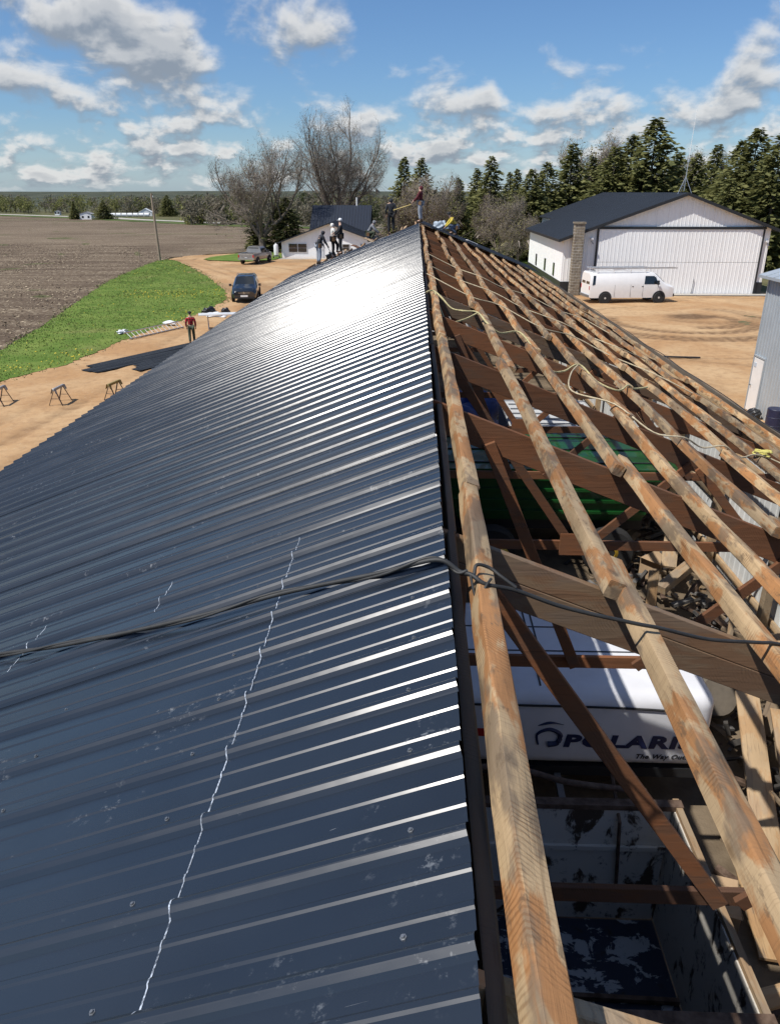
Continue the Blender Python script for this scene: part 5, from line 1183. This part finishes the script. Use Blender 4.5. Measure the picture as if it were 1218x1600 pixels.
def spruce_meshes(seed, h, rad, dens=1.0):
    rr = random.Random(seed); C = MB(); V = C.v; F = C.f
    z = h*.05
    while z < h*.985:
        t = z/h; R = rad*(1-t)**.72*(1-.45*max(0, .12-t)/.12); n = int((13+11*(1-t))*dens)
        for j in range(n):
            a = rr.uniform(0, 6.28); L = R*rr.uniform(.55, 1.12)*(1+.16*math.sin(3*a+seed+z*.8)+.10*math.sin(7*a+z*2.1)); ca, sa = math.cos(a), math.sin(a)
            m = max(2, int(L/.24)); rise = rr.uniform(.05, .35)*(t-.35)
            for k in range(m):
                f = (k+.6)/m
                if f < .18: continue
                d = L*f; zz = z+d*rise-.12*L*f*f+.10*L*max(0, f-.75); sl = rr.uniform(.36, .74)*(1.05-.40*t); w = sl*rr.uniform(.32, .52); zz += rr.uniform(-.22, .22)
                b = a+rr.uniform(-.75, .75); ux, uy = math.cos(b), math.sin(b); tilt = rr.uniform(-.45, .15); roll = rr.uniform(-.8, .8)
                px, py = ca*d+rr.uniform(-.1, .1), sa*d+rr.uniform(-.1, .1); i = len(V)
                sx, sy, sz = -uy*math.cos(roll)*w, ux*math.cos(roll)*w, math.sin(roll)*w
                V += [(px-ux*sl*.3, py-uy*sl*.3, zz), (px+sx+ux*sl*.3, py+sy+uy*sl*.3, zz+sz+tilt*sl*.4), (px+ux*sl, py+uy*sl, zz+tilt*sl), (px-sx+ux*sl*.3, py-sy+uy*sl*.3, zz-sz+tilt*sl*.4)]; F += [(i, i+1, i+2), (i, i+2, i+3)]
        z += rr.uniform(.20, .34)*(.75+.5*(1-t))
    V += [(0, 0, h*.93), (.06, 0, h*.95), (0, 0, h), (-.06, .02, h*.95)]; i = len(V)-4; F += [(i, i+1, i+2), (i, i+2, i+3)]
    cm = C.mesh('crown', NEEDLE, fix=False)
    tm = MB().tube([(0, 0, -.1), (0, 0, h*.5), (0, 0, h*.96)], [h*.018, h*.011, .02], 7).mesh('trunk', BARK)
    return tm, cm
SPR = [spruce_meshes(40+k, 12.0, r, 1.0) for k, r in enumerate((4.3, 3.2, 5.6, 3.9))]
SPRUCES = [(-1.7, 12.3, 120, 1, 'slim spruce left of the pair behind the ridge workers'), (.6, 12.2, 118, 3, 'spruce right of the pair behind the ridge workers'), (5.8, 9.7, 106, 1, 'small slim spruce standing alone right of the ridge'), (8.3, 10.9, 122, 3, 'dark spruce behind the middle of the bare slope skyline'), (10.1, 12.3, 112, 0, 'full spruce with twin tip above the bare slope'), (13.7, 10.8, 126, 1, 'distant slim spruce left of the hangar roof'), (12.7, 10.4, 128, 1, 'most distant slim spruce left of the hangar'), (15.7, 10.7, 100, 2, 'wide spruce with low skirt beside the hangar annex'), (17.7, 11.6, 106, 2, 'broad spruce right behind the hangar annex'), (20.9, 13.9, 108, 0, 'tall pointed spruce above the hangar roof'), (23.7, 12.5, 112, 3, 'spruce filling the gap behind the hangar ridge'), (26.6, 13.4, 104, 2, 'broad spruce left of the tallest one'), (28.7, 14.9, 108, 2, 'spruce leaning against the tallest spruce'), (31.6, 16.9, 103, 2, 'tallest broad spruce left of the antenna'), (35.0, 12.9, 110, 3, 'spruce behind the antenna mast'), (37.5, 12.6, 106, 0, 'spruce above the hangar right slope'), (40.0, 13.8, 116, 3, 'spruce behind the hangar right eave'), (43.2, 14.2, 98, 2, 'broad spruce near the right picture edge'), (45.0, 15.6, 94, 2, 'tall broad spruce at the right edge above the shed'), (48.4, 15.2, 88, 2, 'spruce cut by the right picture edge'), (42.5, 9.5, 90, 2, 'low spruce beside the hangar right wall')]
for i, (x, top, y, k, lb) in enumerate(SPRUCES):
    f = y/112.0; hh = (top-7.8)*f+7.8; t = put_tree('spruce', lb, 'tree', SPR[k], (x*f, y), i*1.7, hh/12.0, 'spruces')
    if i in (7, 8, 11, 12, 13, 17, 18): t.scale = (hh/12*1.08, hh/12*1.08, hh/12)
put_tree('dark_evergreen', 'dark rounded evergreen at the foot of the leafless tree', 'tree', SPR[2], (-18.3, 113), 2.0, .60, None, 1.25)
put_tree('dark_evergreen', 'small dark evergreen left of the leafless tree trunk', 'tree', SPR[0], (-22.8, 115), 1.0, .48, None, 1.2)
put_tree('far_evergreen', 'tiny dark evergreen left of the white far shed', 'tree', SPR[0], (-171.5, 400), .3, .72, 'far evergreens', 1.1)
put_tree('far_evergreen', 'broad dark evergreen right of the white far shed', 'tree', SPR[2], (-156.5, 400), 1.3, .72, 'far evergreens', 1.5)
put_tree('far_evergreen', 'dark evergreen beside the far house at the pole', 'tree', SPR[2], (-141, 455), 2.3, .95, 'far evergreens', 1.3)
W1 = leaf_mat('woods_grey', (.14, .125, .09), (.27, .245, .18), .15); W2 = leaf_mat('woods_green', (.13, .14, .05), (.29, .29, .11), .15); W3 = leaf_mat('woods_dark', (.05, .062, .03), (.11, .12, .055), .15)
def woods(name, label, spots, seed):
    rr = random.Random(seed); C = MB(); mi = []
    for (x, y, H, r, kind, n) in spots:
        z0 = float(zt(x, y)); o = len(C.f); C.tube([(x, y, z0), (x, y, z0+H*.6)], [.25, .08], 4, cap=False); mi += [0]*(len(C.f)-o)
        lob = [(rr.gauss(0, r*.45), rr.gauss(0, r*.45), H*rr.uniform(.16, .84), rr.uniform(.4, .65)*r) for _ in range(7)]
        for k in range(n):
            lx, ly, lz, lr = lob[rr.randrange(7)]; v = Vector((rr.gauss(0, 1), rr.gauss(0, 1), rr.gauss(0, 1))).normalized()*lr*rr.uniform(.5, 1.05)
            p = Vector((x+lx+v.x, y+ly+v.y, z0+max(.3, min(H, lz+v.z)))); s = rr.uniform(.32, .72)*(H/11)
            u = Vector((rr.gauss(0, 1), rr.gauss(0, 1), rr.gauss(0, 1))).normalized()*s; w = Vector((rr.gauss(0, 1), rr.gauss(0, 1), rr.gauss(0, 1))).normalized()*s*.7
            C.add([p-u, p+w, p+u, p-w], [(0, 1, 2, 3)]); mi.append(kind)
    me = C.mesh(name, [W1, W2, W3], fix=False); me.polygons.foreach_set('material_index', np.array(mi, dtype=np.int32)); me.update()
    tag(link(name, me), label, 'woods', kind='stuff')
wr = random.Random(77)
def along(pl, n, wid, dh, kinds, nleaf):
    out = []; L = [0]
    for a, b in zip(pl[:-1], pl[1:]): L.append(L[-1]+math.hypot(b[0]-a[0], b[1]-a[1]))
    for k in range(n):
        s = wr.uniform(0, L[-1]); i = max(j for j in range(len(L)-1) if L[j] <= s); t = (s-L[i])/(L[i+1]-L[i]); a, b = pl[i], pl[i+1]
        x = a[0]+(b[0]-a[0])*t; y = a[1]+(b[1]-a[1])*t; q = wr.uniform(0, wid); d = math.hypot(x, y); x += x/d*q; y += y/d*q
        H = max(4.5, 7.1-float(zt(x, y))+wr.uniform(-2.0, .9)+dh); out.append((x, y, H, H*wr.uniform(.34, .5), wr.choice(kinds(x, y, d)), nleaf))
    return out
woods('far_woods', 'distant spring woods along the horizon beyond the ploughed field', along([(-470, 575), (-300, 525), (-180, 492), (-120, 470), (-70, 400), (-40, 330)], 330, 75, -1.0, lambda x, y, d: (1, 1, 1, 0) if x < -190 else (0, 0, 1, 0, 2), 230), 1)
woods('woods_behind_shop', 'brown and green woods behind the white shop', along([(-75, 262), (-40, 225), (0, 190), (30, 175), (60, 165), (90, 160)], 130, 45, .1, lambda x, y, d: (0, 0, 1, 2), 420), 2)
woods('hedge_behind_spruces', 'dark undergrowth closing the gaps between the spruces', [(wr.uniform(0, 62), wr.uniform(118, 142), wr.uniform(4.5, 8.5), 2.8, wr.choice((0, 2, 2)), 240) for _ in range(52)], 3)

# ================================================================== PEOPLE
def skin_mesh(name, verts, edges, radii, m, sub=1, root=0):
    me = bpy.data.meshes.new(name+'_cage'); me.from_pydata([tuple(v) for v in verts], edges, []); o = bpy.data.objects.new('tmp_skin', me); COL.objects.link(o)
    sk = o.modifiers.new('skin', 'SKIN'); sk.branch_smoothing = .6
    for i, r in enumerate(radii):
        s = me.skin_vertices[0].data[i]; s.radius = r if isinstance(r, tuple) else (r, r); s.use_root = (i == root)
    sb = o.modifiers.new('sub', 'SUBSURF'); sb.levels = sub; sb.render_levels = sub
    dg = bpy.context.evaluated_depsgraph_get(); dg.update(); out = bpy.data.meshes.new_from_object(o.evaluated_get(dg)); out.name = name
    bpy.data.objects.remove(o); bpy.data.meshes.remove(me)
    out.materials.clear(); out.materials.append(m); out.shade_smooth(); return out
STAND = dict(pelvis=(0, 0, .96), waist=(0, .0, 1.10), chest=(0, .0, 1.34), neck=(0, -.005, 1.49), head=(0, .015, 1.60), crown=(0, .0, 1.70), sh=(.185, 0, 1.42), el=(.25, -.03, 1.14), wr=(.24, .09, .92), hip=(.095, 0, .92), kn=(.11, .03, .50), an=(.115, -.02, .10), toe=(.13, .15, .045))
def person(label, loc, rz, cols, pose=None, slope=0.0, hood=True, hat=None, belt=True, hair=(.03, .02, .015)):
    """pose: joints, with _l / _r variants overriding the mirrored default; x>0 is the figure's right"""
    J = {}
    pose = pose or {}
    for k, v in STAND.items():
        if k in ('sh', 'el', 'wr', 'hip', 'kn', 'an', 'toe'):
            for s, sg in (('_r', 1), ('_l', -1)): J[k+s] = Vector(pose.get(k+s, (sg*v[0], v[1], v[2])))
        else: J[k] = Vector(pose.get(k, v))
    c, s_ = math.cos(rz), math.sin(rz)
    for sd in ('_r', '_l'):
        dx = J['an'+sd].x*c-J['an'+sd].y*s_
        for k, f in (('an', 1), ('toe', 1), ('kn', .5)): J[k+sd].z += slope*dx*f
    t = thing('person', label, 'person', loc, rz)
    top, leg, boot = cols
    # body: one continuous skin surface
    names = ['pelvis', 'waist', 'chest', 'neck', 'head', 'crown']; V = [J[n] for n in names]; E = [(i, i+1) for i in range(5)]; Rr = [.125, .115, .135, .055, .082, .062]
    nose = J['head']+Vector((0, .095, -.01)); V.append(nose); E.append((4, 6)); Rr.append(.016)
    for sd in ('_r', '_l'):
        b = len(V); V += [J['sh'+sd], J['el'+sd], J['wr'+sd]]; E += [(2, b), (b, b+1), (b+1, b+2)]; Rr += [.058, .045, .032]
        f = (J['wr'+sd]-J['el'+sd]).normalized(); out = f.cross(Vector((0, 0, 1)));
        if out.length < .1: out = Vector((1, 0, 0))
        out.normalize(); palm = J['wr'+sd]+f*.07; b2 = len(V); V.append(palm); E.append((b+2, b2)); Rr.append((.036, .020))
        curl = (Vector((0, 0, -1))+f*.4).normalized()
        for q, (sp, ln) in enumerate(((-.032, .070), (-.011, .082), (.011, .078), (.032, .062), (.045, .045))):
            k1 = palm+f*(.045 if q < 4 else .005)+out*sp; k2 = k1+(f*.6+curl*.8).normalized()*ln*.6; b3 = len(V); V += [k1, k2]; E += [(b2, b3), (b3, b3+1)]; Rr += [.0095, .008]
        h = len(V); V += [J['hip'+sd], J['kn'+sd], J['an'+sd], J['toe'+sd]]; E += [(0, h), (h, h+1), (h+1, h+2), (h+2, h+3)]; Rr += [.085, .058, .042, .035]
    link('body', skin_mesh('body', V, E, Rr, SKIN), t)
    # clothes follow the same joints
    V = [J['pelvis']+Vector((0, 0, .02)), J['waist'], J['chest'], J['neck']+Vector((0, 0, .0))]; E = [(0, 1), (1, 2), (2, 3)]; Rr = [(.165, .135), (.155, .125), (.175, .135), .085]
    for sd in ('_r', '_l'):
        b = len(V); f = (J['wr'+sd]-J['el'+sd]).normalized(); V += [J['sh'+sd], J['el'+sd], J['wr'+sd]-f*.01]; E += [(2, b), (b, b+1), (b+1, b+2)]; Rr += [.080, .063, .048]
    link('jacket', skin_mesh('jacket', V, E, Rr, top), t)
    V = [J['pelvis']]; E = []; Rr = [(.155, .13)]
    for sd in ('_r', '_l'):
        b = len(V); V += [J['hip'+sd], J['kn'+sd], J['an'+sd]+Vector((0, 0, .03))]; E += [(0, b), (b, b+1), (b+1, b+2)]; Rr += [.108, .082, .068]
    link('trousers', skin_mesh('trousers', V, E, Rr, leg), t)
    for sd in ('_r', '_l'):
        a, e = J['an'+sd], J['toe'+sd]; d = (e-a); d.z = 0; d.normalize(); z0 = min(a.z, e.z)
        link('boot', skin_mesh('boot', [a+Vector((0, 0, .06)), Vector((a.x, a.y, z0+.0))-d*.05, Vector((a.x, a.y, z0))+d*.08, e+d*.06], [(0, 1), (1, 2), (2, 3)], [.055, .045, .048, .038], boot), t)
    if hood:
        hd, cr, nk = J['head'], J['crown'], J['neck']
        link('hood', skin_mesh('hood', [nk+Vector((0, -.02, -.02)), hd+Vector((0, -.035, 0)), cr+Vector((0, -.02, .0))], [(0, 1), (1, 2)], [.105, .112, .088], top), t)
    else:
        hm = mat('hair_%d' % int(hair[0]*1000), hair, .7); link('hair', skin_mesh('hair', [J['head']+Vector((0, -.03, .02)), J['crown']+Vector((0, -.015, .005))], [(0, 1)], [.088, .075], hm), t)
    if hat:
        h = link('hat', None, t, tuple(J['crown']+Vector((0, 0, -.015)))); MB().lathe([(.098, -.03), (.104, .0), (.095, .05), (.06, .085), (.0, .095)], 14).build('crown_shell', hat, h, smooth=50); MB().box(-.07, .07, .07, .18, -.02, -.005).build('brim', hat, h)
    if belt:
        p = J['pelvis']+Vector((0, 0, .06)); bt = MB().lathe([(.168, -.03), (.172, 0), (.168, .04)], 16, 'Z', tuple(p)).build('tool_belt', RUBBER, t)
        for s in (-1, 1): MB().box(p.x+s*.17-.03, p.x+s*.17+.045*s+.03, p.y-.07, p.y+.07, p.z-.2, p.z-.02).build('pouch', mat('leather', (.20, .11, .05), .7, var=.2), bt)
    return t
def cl(name, c, r=.85): return mat(name, c, r, var=.18, vscale=5, bump=.3, bscale=12)
BLK = cl('cloth_black', (.014, .015, .018)); CHAR = cl('cloth_charcoal', (.022, .025, .032)); WHT = cl('cloth_white', (.68, .67, .62)); MAR = cl('cloth_maroon', (.095, .012, .018)); JEAN = cl('cloth_jean', (.10, .13, .19)); GRYJ = cl('cloth_grey', (.20, .21, .23)); YEL = cl('cloth_yellow', (.55, .42, .06)); DKG = cl('cloth_green', (.05, .065, .04)); BOOT = cl('boot_leather', (.05, .032, .02)); LTJ = cl('cloth_lightjean', (.30, .33, .38))
def plaid():
    m = bpy.data.materials.new('cloth_plaid'); m.use_nodes = True; g = NT(m.node_tree); b = g.n['Principled BSDF']; p = g.new('ShaderNodeTexCoord').outputs['Object']
    x, y, z = g.sep(p); s1 = g.m('GREATER_THAN', g.m('SINE', g.m('MULTIPLY', g.m('ADD', x, y), 48.0)), 0.0); s2 = g.m('GREATER_THAN', g.m('SINE', g.m('MULTIPLY', z, 48.0)), 0.0)
    c = g.mix(g.m('MULTIPLY', g.m('ADD', s1, s2), .5), (.42, .015, .03), (.015, .006, .008)); g.inp(b, 'Base Color', c); g.inp(b, 'Roughness', .9); return m
def on_roof(x, y): return (x, y, roof_z(x)+.03)
reach = dict(el_r=(.24, .12, 1.14), wr_r=(.16, .34, 1.05), el_l=(-.24, .12, 1.14), wr_l=(-.14, .33, .98))
bend = dict(waist=(0, .06, 1.09), chest=(0, .16, 1.30), neck=(0, .25, 1.43), head=(0, .31, 1.52), crown=(0, .31, 1.62), sh_r=(.185, .17, 1.37), sh_l=(-.185, .17, 1.37), el_r=(.23, .26, 1.10), wr_r=(.17, .42, .92), el_l=(-.24, .22, 1.10), wr_l=(-.20, .36, .88))
crouch = dict(pelvis=(0, -.10, .42), waist=(0, -.02, .55), chest=(0, .13, .76), neck=(0, .22, .88), head=(0, .28, .98), crown=(0, .29, 1.07), sh_r=(.185, .13, .83), sh_l=(-.185, .13, .83), el_r=(.26, .28, .60), wr_r=(.18, .48, .42), el_l=(-.26, .28, .60), wr_l=(-.16, .50, .40), hip_r=(.10, -.10, .42), hip_l=(-.10, -.10, .42), kn_r=(.17, .30, .46), kn_l=(-.17, .22, .38), an_r=(.14, .06, .10), an_l=(-.14, -.08, .10), toe_r=(.15, .22, .045), toe_l=(-.15, .08, .045))
step = dict(reach, kn_r=(.12, .22, .62), an_r=(.12, .20, .24), toe_r=(.13, .36, .20))
YM = LEFT_METAL_END
person('worker in dark hooded jacket and grey jeans lowest at the roof end', on_roof(-4.92, 40.1), R_(-60), (CHAR, LTJ, BOOT), bend, SL, True)
person('worker in white hoodie and black trousers stepping up the far roof end', on_roof(-4.30, 41.3), R_(-75), (WHT, BLK, BOOT), step, SL, True)
person('worker in black with a white cap beside the white hoodie', on_roof(-3.86, 40.9), R_(100), (BLK, BLK, BOOT), reach, SL, False, WHITE_PAINT)
person('crouching worker in dark green and grey on the far purlins', on_roof(-2.45, 42.6), R_(-90), (GRYJ, DKG, BOOT), crouch, SL, True)
person('worker in black hooded jacket standing below the ridge with back turned', on_roof(-1.27, 41.0), R_(5), (CHAR, BLK, BOOT), None, SL, True)
person('worker in maroon hoodie and jeans standing on the ridge', (.22, 40.35, ZR+.05), R_(75), (MAR, LTJ, BOOT), reach, 0, True)
person('crouching worker in yellow on the black sheets beyond the ridge', (2.05, 43.2, roof_z(2.05)+.08), R_(100), (YEL, JEAN, BOOT), crouch, -SL, False, BLK)
person('person in red and black plaid jacket walking on the drive', (-12.25, 41.4, .06), R_(15), (plaid(), DKG, BOOT), dict(an_r=(.11, .12, .10), toe_r=(.12, .28, .06), kn_r=(.11, .14, .52), an_l=(-.11, -.16, .12), toe_l=(-.12, .0, .05), kn_l=(-.11, -.02, .50)), 0, False, BLK, False)
tag(MB().tube([(-.25, 40.75, 7.22), (-1.15, 40.9, 6.95)], .022, 6).build('wooden_pole', mat('pole_yellow', (.55, .42, .15), .7), None), 'pale wooden pole held by the worker in maroon', 'pole')
tag(MB().tube([(-4.55, 40.3, 5.35), (-4.18, 40.2, 4.72)], .018, 6).build('pry_bar', STEEL, None), 'steel bar held by the lowest roof worker', 'bar')
cloth_heap('folded_tarp', 'pale blue tarp bundle beside the crouching yellow worker', 'tarp', (1.35, 43.6, roof_z(1.35)+.12), .45, .35, .32, mat('tarp_pale', (.30, .36, .42), .5, var=.12), 51, .3)
tag(MB().box(-.25, .25, -.14, .14, 0, .22).box(-.02, .02, -.14, .14, .22, .30).build('tool_box', BLACK_TRIM, None, (-4.45, 41.8, roof_z(-4.45)+.05), (0, -math.atan(SL), .3)), 'black tool box at the feet of the white hoodie worker', 'tool box')
tag(MB().box(-.3, .3, -.18, .18, 0, .03).build('roof_offcut', WHITE_PAINT, None, (3.0, 42.8, roof_z(3.0)+.09), (0, math.atan(SL), .3)), 'white offcut lying on the black sheets below the yellow worker', 'offcut')
